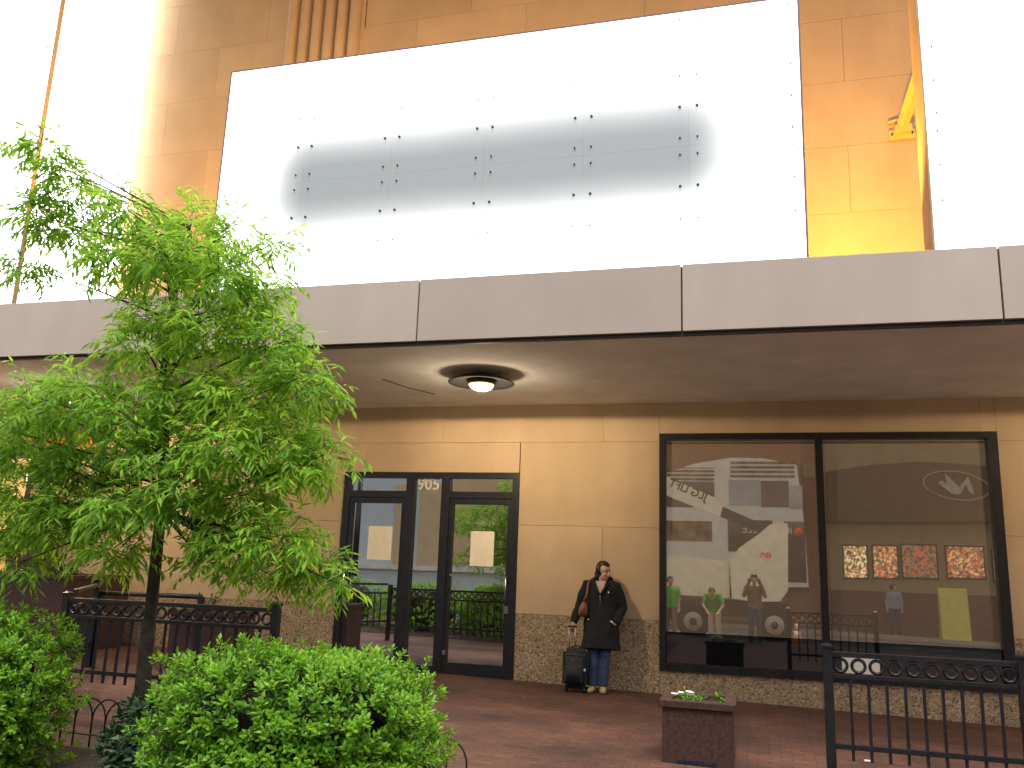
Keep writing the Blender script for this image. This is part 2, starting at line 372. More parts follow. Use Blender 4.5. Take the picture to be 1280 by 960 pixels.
for a, b in ((dx0+.104, -4.934), (-4.241, dx1-.104)):
    bm = bmesh.new()
    for r in ((a, a+.055, .06, 2.50), (b-.055, b, .06, 2.50), (a+.056, b-.056, 2.42, 2.50), (a+.056, b-.056, .06, .22)): box(bm, r[0], r[1], yd0+.015, yd1-.02, r[2], r[3])
    leaf = done('door', bm, M['door_frame'], dr)
    # third level: pieces of the door itself
    B('glazing', M['glass_door'], leaf, a+.056, b-.056, GD, GD+.01, .221, 2.419)
    B('push_bar', M['chrome'], leaf, a+.05, b-.05, GD-.05, GD-.035, 1.40, 1.425)
    hx = b-.03 if a > -4.5 else a+.03
    T('pull_handle', M['chrome'], leaf, [(hx, yd0+.01, 1.10), (hx, yd0-.06, 1.12), (hx, yd0-.06, 1.40), (hx, yd0+.01, 1.42)], .011, 8)
    B('lock_plate', M['chrome'], leaf, hx-.03, hx+.03, yd0+.006, yd0+.014, .92, 1.02)
    B('lever_box', M['chrome'], leaf, a+.0, a+.045, yd0+.006, yd0+.013, .32, .38)
M['numeral'] = material('cream_vinyl', (.58, .52, .40), .7, .05, 9)
text_mesh('house_number', '905', .235, M['numeral'], dr, (-4.60, GD-.006, 2.70), (R(90), 0, 0), .001, .004)
for (c, lab) in ((((-5.51, -5.13, 1.59, 2.08)), 'plain cream paper sheet taped inside the door next to the side of the tree'), ((-3.91, -3.56, 1.55, 2.04), 'plain cream paper sheet taped to the door with the steel pull beside the woman')):
    tag(B('paper_sheet', M['paper'], None, c[0], c[1], GD-.006, GD-.002, c[2], c[3]), lab, 'paper', 'papers on the entrance doors')
nb = P(220, 642, WY-.01)
tag(B('wall_notice', M['white_paint'], None, nb.x-.12, nb.x+.12, WY-.012, WY-.002, nb.z-.2, nb.z+.16), 'small white notice fixed to the tan wall behind the tree', 'notice')

# left end: lit shop front and orange board
sp = empty('shopfront', (0, 0, 0)); sp.parent = bld
sx0, sx1, sz0, sz1 = SHOP
for r in ((sx0, sx1, sz1-.08, sz1), (sx0, sx1, sz0, sz0+.08)): B('frame', M['door_frame'], sp, r[0], r[1], WY-.02, WY+.1, r[2], r[3])
for x in (sx0, -15.6, -13.7, sx1-.09): B('mullion', M['door_frame'], sp, x, x+.09, WY-.02, WY+.1, sz0+.081, sz1-.081)
for a, b in ((sx0+.09, -15.6), (-15.51, -13.7), (-13.61, sx1-.09)): B('pane', M['glass_clear'], sp, a+.001, b-.001, WY+.04, WY+.05, sz0+.081, sz1-.081)
M['cream_wall'] = material('cream_shop_wall', (.66, .50, .28), .8, .06, 3)
bm = bmesh.new()
for (a, b, c, d, e, f_) in ((-18, -11.2, 14.4, 14.5, 0, 3.6), (-18.1, -18, 12.26, 14.5, 0, 3.6), (-11.2, -11.1, 12.26, 14.5, 0, 3.6), (-18, -11.2, 12.26, 14.4, 3.5, 3.6), (-18, -11.2, 12.26, 14.4, .1, .12)): box(bm, a, b, c, d, e, f_)
done('shop_room', bm, M['cream_wall'], sp)
def lamp(name, kind, loc, energy, col, size=.1, parent=None, aim=None, spot=None):
    ld = bpy.data.lights.new(name, kind); ld.energy = energy; ld.color = col
    if kind == 'AREA': ld.size = size
    elif kind in ('POINT', 'SPOT'): ld.shadow_soft_size = size
    if spot: ld.spot_size = spot; ld.spot_blend = .35
    o = bpy.data.objects.new(name, ld); C.objects.link(o)
    if parent: o.parent = parent; o.location = Vector(loc)-origin_of(parent)
    else: o.location = loc
    if aim is not None: o.rotation_euler = (Vector(aim)-Vector(loc)).to_track_quat('-Z', 'Y').to_euler()
    return o
for x in (-16.2, -13.0):
    pl = empty('pendant_lamp', (x, 13.2, 2.72), 'warm round pendant lamp inside the lit shop, '+('near its far end' if x < -15 else 'next to the granite pier'), 'lamp', 'pendant lamps in the lit shop')
    bm = bmesh.new(); ball(bm, Vector((x, 13.2, 2.86)), .14, 14, 10); done('globe', bm, emitter('warm_globe', (1, .72, .36), 6), pl, True)
    T('cord', M['black_metal'], pl, [(x, 13.2, 3.0), (x, 13.2, 3.5)], .008, 6)
    lamp('pendant_light', 'POINT', (x, 13.2, 2.6), 120, (1, .72, .38), .14, pl)
ob = empty('shop_sign_board', (-11.6, WY, 3.2), 'long orange board on the wall above the lit shop, behind the tree', 'sign')
B('board', M['orange'], ob, -15.2, -10.35, WY-.09, WY-.004, 3.22, 3.76, .01)
B('trim', M['black_metal'], ob, -15.2, -10.35, WY-.10, WY-.004, 3.16, 3.215)
B('strap', M['white_paint'], ob, -11.36, -11.30, WY-.105, WY-.092, 2.9, 3.76)

# ------------------------------------------------------------------ backlit signs
SY = 8.9; PW = 1.188; PH = 1.67
def sign_material(name, strength, dark=None):
    mt = bpy.data.materials.new(name); mt.use_nodes = True; n = mt.node_tree.nodes; l = mt.node_tree.links
    b = n['Principled BSDF']; b.inputs['Base Color'].default_value = (.27, .30, .31, 1); b.inputs['Roughness'].default_value = .35
    b.inputs['Emission Color'].default_value = (1, 1, .985, 1); b.inputs['Emission Strength'].default_value = strength
    if dark:   # unlit middle put into the emission: that stretch of the diffuser stays grey
        x0, x1, z0, z1, rad, soft = dark
        geo = n.new('ShaderNodeNewGeometry'); sx = n.new('ShaderNodeSeparateXYZ'); l.new(geo.outputs['Position'], sx.inputs[0])
        def mth(op, a, bb=None):
            q = n.new('ShaderNodeMath'); q.operation = op
            for i, v in enumerate((a, bb)):
                if v is None: continue
                if isinstance(v, (int, float)): q.inputs[i].default_value = v
                else: l.new(v, q.inputs[i])
            return q.outputs[0]
        ns = n.new('ShaderNodeTexNoise'); ns.inputs['Scale'].default_value = .7; l.new(geo.outputs['Position'], ns.inputs['Vector'])
        wob = mth('MULTIPLY', mth('SUBTRACT', ns.outputs['Fac'], .5), .09)
        ax = mth('MAXIMUM', mth('SUBTRACT', mth('ABSOLUTE', mth('SUBTRACT', sx.outputs[0], (x0+x1)/2)), (x1-x0)/2-rad), 0)
        az = mth('MAXIMUM', mth('SUBTRACT', mth('ABSOLUTE', mth('SUBTRACT', sx.outputs[2], (z0+z1)/2)), (z1-z0)/2-rad), 0)
        d = mth('ADD', mth('SUBTRACT', mth('SQRT', mth('ADD', mth('MULTIPLY', ax, ax), mth('MULTIPLY', az, az))), rad), wob)
        grow = mth('EXPONENT', mth('MULTIPLY', mth('MAXIMUM', mth('ADD', d, soft), 0), 5.0))
        l.new(mth('MINIMUM', mth('MULTIPLY', grow, .07), strength), b.inputs['Emission Strength'])
    return mt
bolt_mesh = {}
for key, rr in (('small', .0115), ('large', .0165)):
    bm = bmesh.new()
    bmesh.ops.create_cone(bm, cap_ends=True, segments=8, radius1=rr, radius2=rr*.8, depth=.022, matrix=Matrix.Rotation(R(90), 4, 'X'))
    me = bpy.data.meshes.new('bolt'); bm.to_mesh(me); bm.free(); me.materials.append(M['bolt']); bolt_mesh[key] = me
def sign(x0, cols, z0, rows, y, depth, mat, label, big_rows=(), ph=PH, fmat=None, t=.02):
    s = empty('backlit_sign', (x0+cols*PW/2, y+depth/2, z0), label, 'sign')
    x1 = x0+cols*PW; z1 = z0+rows*ph
    bm = bmesh.new()
    for a in ((x0-t, x0-.001, y-.004, y+depth, z0-t, z1+t), (x1+.001, x1+t, y-.004, y+depth, z0-t, z1+t), (x0, x1, y-.004, y+depth, z1+.001, z1+t), (x0, x1, y-.004, y+depth, z0-t, z0-.001), (x0, x1, y+depth-.02, y+depth-.002, z0, z1)): box(bm, *a)
    done('frame', bm, fmat or M['sign_frame'], s)
    g = .0008
    for c in range(cols):
        for r in range(rows): B('sign_panel', mat, s, x0+c*PW+g, x0+(c+1)*PW-g, y, y+.012, z0+r*ph+g, z0+(r+1)*ph-g)
    for c in range(cols+1):
        for dx in ((-.095, .095) if 0 < c < cols else ((.095,) if c == 0 else (-.095,))):
            for r in range(rows):
                for k, fr in enumerate((.06, .285, .515, .945)):
                    zz = z0+r*ph+ph*fr
                    if r % 2 == 0: zz = z0+(r+1)*ph-ph*fr
                    x = x0+c*PW+dx
                    inner = big_rows and abs(zz-(z0+rows*ph/2)) < ph*.35 and abs(zz-(z0+rows*ph/2)) > ph*.2 and 0 < c < cols
                    o = link('bolt', bolt_mesh['large' if inner else 'small'], s); o.location = Vector((x, y-.008, zz))-s.location
    return s
E_S = 2.0
M['sign_wall'] = sign_material('backlit_wall_sign', 4.5)
M['sign_white'] = sign_material('backlit_acrylic', E_S)
M['sign_main'] = sign_material('backlit_acrylic_unlit_band', E_S, (-5.66, -.26, 5.60, 6.70, .46, .34))
sign(-6.53, 6, 4.50, 2, SY, .42, M['sign_main'], 'wide white backlit sign box with a grey unlit band across its middle', big_rows=(1,))
rs = sign(1.815, 6, 4.50, 2, SY, .42, M['sign_white'], 'white backlit sign box beside the lit yellow bracket', fmat=M['sign_side'])
sign(-9.57-4*PW, 4, 4.50, 4, SY, .07, M['sign_white'], 'tall white backlit sign box above the canopy at the top of the tree', fmat=M['sign_side'], t=.012)
wsn = empty('backlit_sign', (-11.3, WY-.2, 4.6), 'white backlit sign box fixed flat on the wall behind the tall sign', 'sign')
xa, xb = P(84, 100, 11.5).x-.7, P(160, 100, 11.5).x
for r in range(6): B('sign_panel', M['sign_wall'], wsn, xa, xb, 11.5, WY-.01, 4.6+1.4*r+.003, 4.6+1.4*(r+1)-.003)
for xx in (P(90, 90, 11.5).x,):
    for zz in (P(91, 85, 11.5).z, P(88, 100, 11.5).z):
        o = link('bolt', bolt_mesh['large'], wsn); o.location = Vector((xx, 11.49, zz))-wsn.location
# lit bracket between wall and right sign
M['yellow_steel'] = material('sodium_lit_steel', (.62, .46, .16), .45, .1, 8)  # yellow of the sodium light put into the steel's base colour
st = empty('sign_bracket', (2.12, WY, 7.4), 'slanted steel bracket on a wall plate, glowing yellow beside the right sign', 'bracket')
pb = Vector((2.10, WY-.06, 7.62))
B('wall_plate', M['yellow_steel'], st, pb.x-.17, pb.x+.17, WY-.05, WY-.002, pb.z-.10, pb.z+.02)
B('shoe', M['yellow_steel'], st, pb.x-.10, pb.x+.12, WY-.13, WY-.052, pb.z-.02, pb.z+.06)
pe = P(1150, 92, 11.0)
bm = bmesh.new(); tube(bm, [pb+Vector((0, -.03, .05)), pe], [(.075, .045), (.085, .05)], 4); done('arm', bm, M['yellow_steel'], st)
T('pin', M['yellow_steel'], st, [pb+Vector((-.17, .03, .16)), pb+Vector((-.02, .0, .17))], .02, 6)
for dx in (-.13, .13):
    o = link('bolt', bolt_mesh['large'], st); o.location = Vector((pb.x+dx, WY-.06, pb.z-.04))-st.location
# sodium floods standing on the canopy roof behind the signs
def flood(x, y, energy, aim, label, col=(1, .48, .07)):
    z = FZ1-.06
    s = empty('floodlight', (x, y, z), label, 'floodlight', 'sodium floodlights on the canopy roof')
    B('bracket', M['dark_steel'], s, x-.05, x+.05, y-.05, y+.05, z, z+.16)
    B('housing', M['dark_steel'], s, x-.17, x+.17, y-.12, y+.12, z+.161, z+.30, .01)
    B('lens', emitter('sodium_lens', col, 8), s, x-.15, x+.15, y-.1, y+.1, z+.301, z+.312)
    lamp('flood_light', 'SPOT', (x, y, z+.33), energy*1.8, col, .12, s, aim, R(150))
flood(1.25, 9.75, 620, (1.3, 11.9, 8.4), 'sodium floodlight on the canopy roof between the two signs')
flood(-6.7, 9.6, 750, (-7.0, 11.9, 11.0), 'sodium floodlight on the canopy roof below the round stone shafts')
flood(-2.6, 9.6, 280, (-2.4, 11.9, 10.6), 'sodium floodlight on the canopy roof behind the wide sign')

# ------------------------------------------------------------------ canopy lamps
M['bulb'] = bpy.data.materials.new('lamp_bowl_glow'); M['bulb'].use_nodes = True
_n = M['bulb'].node_tree; _n.nodes.remove(_n.nodes['Principled BSDF'])
_e = _n.nodes.new('ShaderNodeEmission'); _e.inputs[0].default_value = (1, .72, .34, 1); _e.inputs[1].default_value = 5
_t = _n.nodes.new('ShaderNodeBsdfTransparent'); _t.inputs[0].default_value = (1, .93, .82, 1); _m = _n.nodes.new('ShaderNodeMixShader'); _m.inputs[0].default_value = .3
_n.links.new(_t.outputs[0], _m.inputs[1]); _n.links.new(_e.outputs[0], _m.inputs[2]); _n.links.new(_m.outputs[0], _n.nodes['Material Output'].inputs[0])
M['bronze'] = material('bronze_dish', (.035, .033, .035), .6, .15, 8)
def dish_lamp(x, y, label, energy):
    s = empty('canopy_lamp', (x, y, ZS-.22), label, 'lamp', 'round lamps under the canopy')
    def lathe(name, mat, prof, seg=36):
        bm = bmesh.new(); rings = []
        for r, z in prof: rings.append([bm.verts.new((x+r*math.cos(2*math.pi*k/seg), y+r*math.sin(2*math.pi*k/seg), ZS+z)) for k in range(seg)])
        for a, b in zip(rings, rings[1:]):
            for k in range(seg): bm.faces.new((a[k], a[(k+1) % seg], b[(k+1) % seg], b[k]))
        return done(name, bm, mat, s, True)
    lathe('dish', M['bronze'], [(.02, -.01), (.20, -.03), (.37, -.085), (.41, -.112), (.405, -.12), (.36, -.105), (.17, -.075)])
    lathe('collar', M['bronze'], [(.165, -.02), (.175, -.12), (.17, -.135), (.155, -.135)])
    lathe('bowl', M['bulb'], [(.155, -.132), (.145, -.16), (.11, -.19), (.05, -.208), (.004, -.213)])
    for k in range(3):
        a = k*math.pi/3+.4
        T('guard_wire', M['bronze'], s, [(x+.165*math.cos(a)*c, y+.165*math.sin(a)*c, ZS-.132-.090*math.sqrt(max(0, 1-c*c))) for c in (-1, -.8, -.4, 0, .4, .8, 1)], .005, 5)
    lamp('bowl_light', 'SPOT', (x, y, ZS-.15), energy*1.2, (1, .82, .60), .05, s, (x, y, 0), R(180)).data.spot_blend = .04
    lamp('bowl_glow', 'POINT', (x, y, ZS-.45), energy*.08, (1, .80, .56), .12, s)
dish_lamp(-3.17, 9.82, 'round bronze dish lamp glowing under the canopy in front of the doors', 210)
dish_lamp(-9.44, 10.0, 'round dish lamp glowing under the canopy behind the tree', 210)
dish_lamp(5.0, 9.85, 'round dish lamp glowing under the canopy past the end of the shop window', 210)
dish_lamp(-15.7, 10.0, 'round dish lamp glowing under the canopy in front of the lit shop', 210)

# ------------------------------------------------------------------ leaves
class Leaves:
    def __init__(self): self.v = []; self.f = []; self.t = []
    def add(self, p, d, up, L, W, tone):
        d = d.normalized(); s = d.cross(up)
        if s.length < 1e-3: s = d.cross(Vector((1, .2, 0)))
        s.normalize(); n = s.cross(d)
        i = len(self.v)
        self.v += [p, p+d*L*.5+s*W*.5-n*W*.12, p+d*L-n*L*.12, p+d*L*.5-s*W*.5-n*W*.12, p+d*L*.5+n*W*.10]
        self.f += [(i, i+1, i+4), (i+1, i+2, i+4), (i+2, i+3, i+4), (i+3, i, i+4)]
        self.t += [tone]*4
    def build(self, name, mat, parent):
        off = origin_of(parent)
        me = bpy.data.meshes.new(name); me.from_pydata([q-off for q in self.v], [], self.f)
        a = me.attributes.new('leaf_tone', 'FLOAT', 'FACE'); a.data.foreach_set('value', self.t)
        me.materials.append(mat); o = link(name, me, parent); o['kind'] = 'stuff'; return o
def rv(s=1): 
    while True:
        v = Vector((random.uniform(-1, 1), random.uniform(-1, 1), random.uniform(-1, 1)))
        if .05 < v.length < 1: return v*s

# ------------------------------------------------------------------ tree (narrow drooping leaves)
TY = 5.6
tb = P(176, 880, TY); tz = G(tb.x, TY)
tree = empty('young_tree', (tb.x, TY, tz), 'young slender tree with narrow drooping bright green leaves between the hedges', 'tree')
tp = [Vector((tb.x+.01, TY, tz-.05)), P(179, 850, TY), P(191, 740, TY), P(203, 620, TY), P(206, 540, TY+.03), P(204, 470, TY), P(214, 400, TY-.03), P(224, 340, TY), P(237, 285, TY)]
trk = T('trunk', M['bark'], tree, tp, [.07, .054, .044, .039, .035, .031, .025, .018, .01], 12)
CL = [(60,182,30,18,.3),(88,222,34,26,.2),(45,268,26,26,.1),(85,292,46,24,.3),(28,335,26,22,.2),(20,186,20,8,.3),(75,250,30,16,.2),
(155,262,42,28,.5),(238,272,32,24,.5),(150,325,46,34,.7),(205,318,52,36,.7),(298,290,25,20,.3),(342,303,24,12,.2),(250,318,36,28,.6),
(272,340,46,36,.7),(326,368,44,30,.5),(196,388,44,26,.8),(262,404,58,36,.8),(334,428,48,34,.7),(372,468,40,32,.5),(398,490,16,22,.2),(186,438,56,28,.9),
(110,480,52,24,.8),(44,494,46,24,.7),(66,520,56,28,.8),(158,516,56,36,.9),(238,488,58,38,.9),(306,496,58,38,.9),(352,540,48,34,.7),(280,556,56,38,.9),
(204,566,56,38,.9),(112,576,56,38,.9),(34,566,46,36,.8),(30,628,44,34,.7),(92,636,56,34,.8),(158,634,54,36,.8),(232,612,40,30,.8),(300,618,52,36,.8),(368,584,44,26,.6),
(412,574,28,20,.3),(290,676,42,30,.6),(348,676,48,32,.6),(398,706,30,30,.4),(146,684,44,22,.6),(52,668,44,24,.6),(262,704,22,16,.4),(330,716,36,18,.5),(425,735,12,16,.2),(5,540,30,40,.6),(0,660,30,20,.5),(20,700,24,16,.3)]
LV = Leaves(); bmb = bmesh.new()
stem = [a.lerp(b, k/6) for a, b in zip(tp[2:], tp[3:]) for k in range(6)]+[tp[-1]]
zmin = P(199, 655, TY).z
stem = [q for q in stem if q.z >= zmin]
for (px, py, rx, ry, dep) in CL:
    n_c = 2 if dep > .45 else 1
    for k in range(n_c):
        dy = random.uniform(-dep, dep) if n_c == 1 else (-dep*random.uniform(.1, .7), dep*random.uniform(.1, .9))[k]
        c = P(px+random.uniform(-6, 6), py+random.uniform(-6, 6), TY+dy); sc = (TY+dy)*1.16/FPX
        ax, az = rx*sc*.92, ry*sc*.86; ay = min(ax, .35)
        # limb from the stem, rising to the clump
        hd_ = (c-stem[0]).xy.length; zw = c.z-.30*hd_-.12+random.uniform(-.12, .25)*hd_
        best = min(stem, key=lambda q: abs(q.z-zw))
        mid = best.lerp(c, .5)+Vector((0, 0, -.02+.05*random.random()))
        tube(bmb, [best, mid, c], [.013, .008, .003], 5)
        tone_c = random.random()
        nt_ = max(8, int(rx*ry/(32 if dep > .45 else 15)))
        for t in range(nt_):
            o = rv(); st_ = c+Vector((o.x*ax, o.y*ay, o.z*az))*.66
            d = (Vector((o.x, o.y*.8, o.z*.45+.10))+rv(.45)).normalized()
            L = random.uniform(.13, .27)*(.7+.3*min(1, rx/40)); nl = int(L/.021); p = st_.copy()
            tube(bmb, [st_, st_+d*L*.6], [.0035, .0015], 3, cap=False) if t % 2 == 0 else None
            for i in range(nl):
                d = (d+Vector((0, 0, -.09))+rv(.06)).normalized(); p = p+d*(L/nl)
                side = d.cross(Vector((0, 0, 1)))
                if side.length < .1: side = Vector((1, 0, 0))
                side.normalize(); sg = 1 if i % 2 else -1
                ld = (d*.65+side*sg*.75+Vector((0, 0, random.uniform(-.75, .15)))+rv(.35)).normalized()
                LV.add(p, ld, (Vector((0, 0, 1))+rv(.6)).normalized(), random.uniform(.075, .125), random.uniform(.019, .028), min(1, max(0, random.gauss(.45+.25*(tone_c-.5), .22))))
done('branches', bmb, M['bark'], tree, True)['kind'] = 'stuff'
LV.build('crown', M['leaf_tree'], tree)

# ------------------------------------------------------------------ hedges
def hedge(name, label, c, size, nros, mat, leaf=(.055, .028), seed=1, cat='hedge', bumps=.16, sq=3.2):
    random.seed(seed); c = Vector(c); z0 = G(c.x, c.y); sx, sy, sz = size
    h = empty(name, (c.x, c.y, z0), label, cat)
    off = Vector((seed*3.1, seed*1.7, 0))
    def surf(u):   # rounded box with bulging clumps
        q = Vector((abs(u.x)**sq+abs(u.y)**sq+abs(u.z)**sq, 0, 0)).x**(-1/sq)
        nn = noise.noise(u*2.3+off)*bumps+noise.noise(u*5.5+off)*bumps*.6
        return Vector((u.x*sx, u.y*sy, u.z*sz))*q*(1+nn)
    cz = z0+sz*.92
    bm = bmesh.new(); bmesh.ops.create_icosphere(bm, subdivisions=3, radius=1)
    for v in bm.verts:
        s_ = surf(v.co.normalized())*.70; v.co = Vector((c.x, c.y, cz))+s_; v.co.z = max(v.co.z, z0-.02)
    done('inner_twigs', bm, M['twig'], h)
    L = Leaves(); bt = bmesh.new()
    for i in range(nros):
        u = rv().normalized()
        if u.z < -.75: continue
        k = random.uniform(.78, 1.0) if random.random() < .85 else random.uniform(1.0, 1.06)
        s_ = surf(u); p = Vector((c.x, c.y, cz))+s_*k
        if p.z < z0+.02: continue
        out = (Vector((s_.x/sx**2, s_.y/sy**2, s_.z/sz**2)).normalized()+Vector((0, 0, .55))+rv(.5)).normalized()
        if i % 4 == 0: tube(bt, [p-out*.10, p+out*.02], [.004, .0025], 3, cap=False)
        a0 = random.random()*6.28; s1, s2 = frame_of(out, Vector((.3, .8, .2)))
        fresh = .25 if k > .95 else 0
        tn = min(1, max(0, random.gauss(.38+fresh, .2)))
        for j in range(7):
            a = a0+j*2.4; el = .25+.14*j
            d = (s1*math.cos(a)+s2*math.sin(a))*math.cos(el)+out*math.sin(el)
            L.add(p+out*(.006*j-.02), d, out+rv(.3), leaf[0]*random.uniform(.55, 1.3), leaf[1]*random.uniform(.65, 1.2), min(1, max(0, tn+random.uniform(-.15, .15)+.03*j)))
    done('twigs', bt, M['bark'], h)['kind'] = 'stuff'
    L.build('foliage', mat, h)
    return h
hedge('hedge', 'broad clipped light green hedge in front of the entrance doors', (-2.73, 5.08, 0), (.85, .62, .525), 4600, M['leaf_hedge'], seed=3, leaf=(.047, .026))
hedge('hedge', 'rounded green shrub at the left beside the granite blocks', (-5.47, 5.1, 0), (.76, .58, .575), 3400, M['leaf_hedge'], seed=5, leaf=(.046, .026))
hedge('low_shrub', 'small dark blue-green shrub at the foot of the young tree', (-4.0, 5.35, 0), (.20, .24, .30), 260, M['leaf_dark'], leaf=(.085, .034), seed=9, cat='shrub')
hedge('hedge', 'clipped green hedge further along the bed, mirrored in the entrance doors', (-7.15, 5.1, 0), (.95, .75, .56), 900, M['leaf_hedge'], seed=12, leaf=(.06, .034))
hedge('hedge', 'clipped green hedge at the end of the bed beside the street lamp', (-9.2, 5.1, 0), (.95, .75, .56), 700, M['leaf_hedge'], seed=14, leaf=(.065, .036))
random.seed(21)
# planting bed
bm = bmesh.new(); nx, ny = 60, 24; gx0, gx1, gy0, gy1 = -9.5, -1.75, 1.4, 6.12; grid = []
for j in range(ny+1):
    row = []
    for i in range(nx+1):
        x = gx0+(gx1-gx0)*i/nx; y = gy0+(gy1-gy0)*j/ny
        e = min(1, 4*min(i/nx, 1-i/nx, j/ny, 1-j/ny)*3)
        row.append(bm.verts.new((x, y, G(x, y)+.006+e*(.05+.035*noise.noise(Vector((x*4, y*4, 0)))))))
    grid.append(row)
for j in range(ny):
    for i in range(nx): bm.faces.new((grid[j][i], grid[j][i+1], grid[j+1][i+1], grid[j+1][i]))
tag(done('planting_bed', bm, M['soil'], smooth=True, base=False), kind='structure')
# hoop edging
he = empty('hoop_edging', (-4, 6.2, G(-4, 6.2)), 'low black wire hoop edging along the back of the planting bed', 'edging')
bm = bmesh.new(); W2 = .145
pts = [(-W2, 0, 0), (-W2, 0, .20)]+[(-W2*math.cos(a), 0, .20+.17*math.sin(a)) for a in [math.pi*k/12 for k in range(1, 12)]]+[(W2, 0, .20), (W2, 0, 0)]
tube(bm, pts, .0075, 6, ref=Vector((0, 1, 0)))
hm = bpy.data.meshes.new('hoop'); bm.to_mesh(hm); bm.free(); hm.materials.append(M['black_metal'])
for k in range(28):
    x = -6.05+k*.145
    o = link('hoop', hm, he); o.location = Vector((x, 6.2+(.01 if k % 2 else -.01), G(x, 6.2)))-he.location
T('wire_rail', M['black_metal'], he, [(-6.2, 6.2, G(-6.2, 6.2)+.09), (-1.98, 6.2, G(-1.98, 6.2)+.09)], .006, 5)

# ------------------------------------------------------------------ iron railings
bm = bmesh.new(); R0, r0 = .050, .013
bmesh.ops.create_circle(bm, segments=16, radius=R0)
bm.clear()
rg = []
for k in range(16):
    a = 2*math.pi*k/16; cc = Vector((math.cos(a)*R0, 0, math.sin(a)*R0)); rad = Vector((math.cos(a), 0, math.sin(a)))
    rg.append([bm.verts.new(cc+rad*r0*math.cos(b)+Vector((0, 1, 0))*r0*1.3*math.sin(b)) for b in [2*math.pi*q/6 for q in range(6)]])
for k in range(16):
    A, Bq = rg[k], rg[(k+1) % 16]
    for q in range(6): bm.faces.new((A[q], Bq[q], Bq[(q+1) % 6], A[(q+1) % 6]))
ring_mesh = bpy.data.meshes.new('ring'); bm.to_mesh(ring_mesh); bm.free(); ring_mesh.materials.append(M['black_metal'])
for p_ in ring_mesh.polygons: p_.use_smooth = True
def railing(a, b, zt, label, spacing=.132, posts=(1, 1), rings=True):
    a, b = Vector(a), Vector(b); d = (b-a); L = d.length; u = d/L; ang = math.atan2(u.y, u.x)
    zg = min(G(a.x, a.y), G(b.x, b.y))
    r = empty('iron_railing', (a.x, a.y, G(a.x, a.y)), label, 'railing', rz=ang)
    def bar(name, x0, x1, z0, z1, w):
        bmq = bmesh.new(); box(bmq, x0, x1, -w/2, w/2, z0-r.location.z, z1-r.location.z, .003)
        bmesh.ops.recalc_face_normals(bmq, faces=bmq.faces)
        me = bpy.data.meshes.new(name); bmq.to_mesh(me); bmq.free(); me.materials.append(M['black_metal']); return link(name, me, r)
    bar('top_rail', .03, L-.03, zt-.04, zt, .05)
    bar('ring_rail', .03, L-.03, zt-.205, zt-.17, .035)
    bar('bottom_rail', .03, L-.03, zt-.74, zt-.70, .035)
    n = int(round((L-.06)/spacing)); s = (L-.06)/n; pm = None
    for k in range(1, n):
        x = .03+k*s
        if pm is None:
            q = bar('picket', -.0115, .0115, zt-.82, zt-.206, .022); pm = q.data
        else: q = link('picket', pm, r)
        q.location.x = x
    if rings:
        for k in range(n):
            q = link('ring', ring_mesh, r); q.location = (.03+(k+.5)*s, 0, zt-.105-r.location.z)
    for on, x in zip(posts, (0, L)):
        if not on: continue
        p = bar('post', x-.036, x+.036, zg-.02, zt+.03, .072)
        bmq = bmesh.new(); zc = zt+.031-r.location.z
        vs_ = box(bmq, x-.044, x+.044, -.044, .044, zc, zc+.016); 
        t = bmq.verts.new((x, 0, zc+.034)); 
        for i_ in range(4): bmq.faces.new((vs_[4+i_], vs_[4+(i_+1) % 4], t))
        me = bpy.data.meshes.new('post_cap'); bmesh.ops.recalc_face_normals(bmq, faces=bmq.faces); bmq.to_mesh(me); bmq.free(); me.materials.append(M['black_metal']); link('post_cap', me, p)
    return r
FYR = 7.7
fl, fr_ = P(85, 746, FYR), P(346, 761, FYR)
railing((fl.x, FYR, 0), (fr_.x, FYR, 0), (fl.z+fr_.z)/2+.0, 'black iron railing with a row of rings behind the young tree trunk')
bk = P(122, 726, 9.6)
railing((fl.x, FYR+.09, 0), (bk.x, 9.6, 0), bk.z-.03, 'black iron railing running back from the tree towards the granite blocks', posts=(0, 1), rings=False)
r0_, r1_ = P(1034, 814, FYR), P(1272, 827, FYR)
railing((r0_.x, FYR, 0), (r1_.x+.03, FYR, 0), (r0_.z+r1_.z)/2, 'black iron railing with rings in front of the large shop window')
hr0, hr1 = P(126, 741, 9.65), P(252, 746, 9.65)
hr = empty('handrail', (hr0.x, 9.65, G(hr0.x, 9.65)), 'single dark rail between posts behind the ringed railing by the tree', 'railing')
T('rail', M['black_metal'], hr, [hr0, hr1], .03, 8)
for q in (hr0, hr1): B('post', M['black_metal'], hr, q.x-.03, q.x+.03, 9.62, 9.68, G(q.x, 9.65)-.02, q.z)

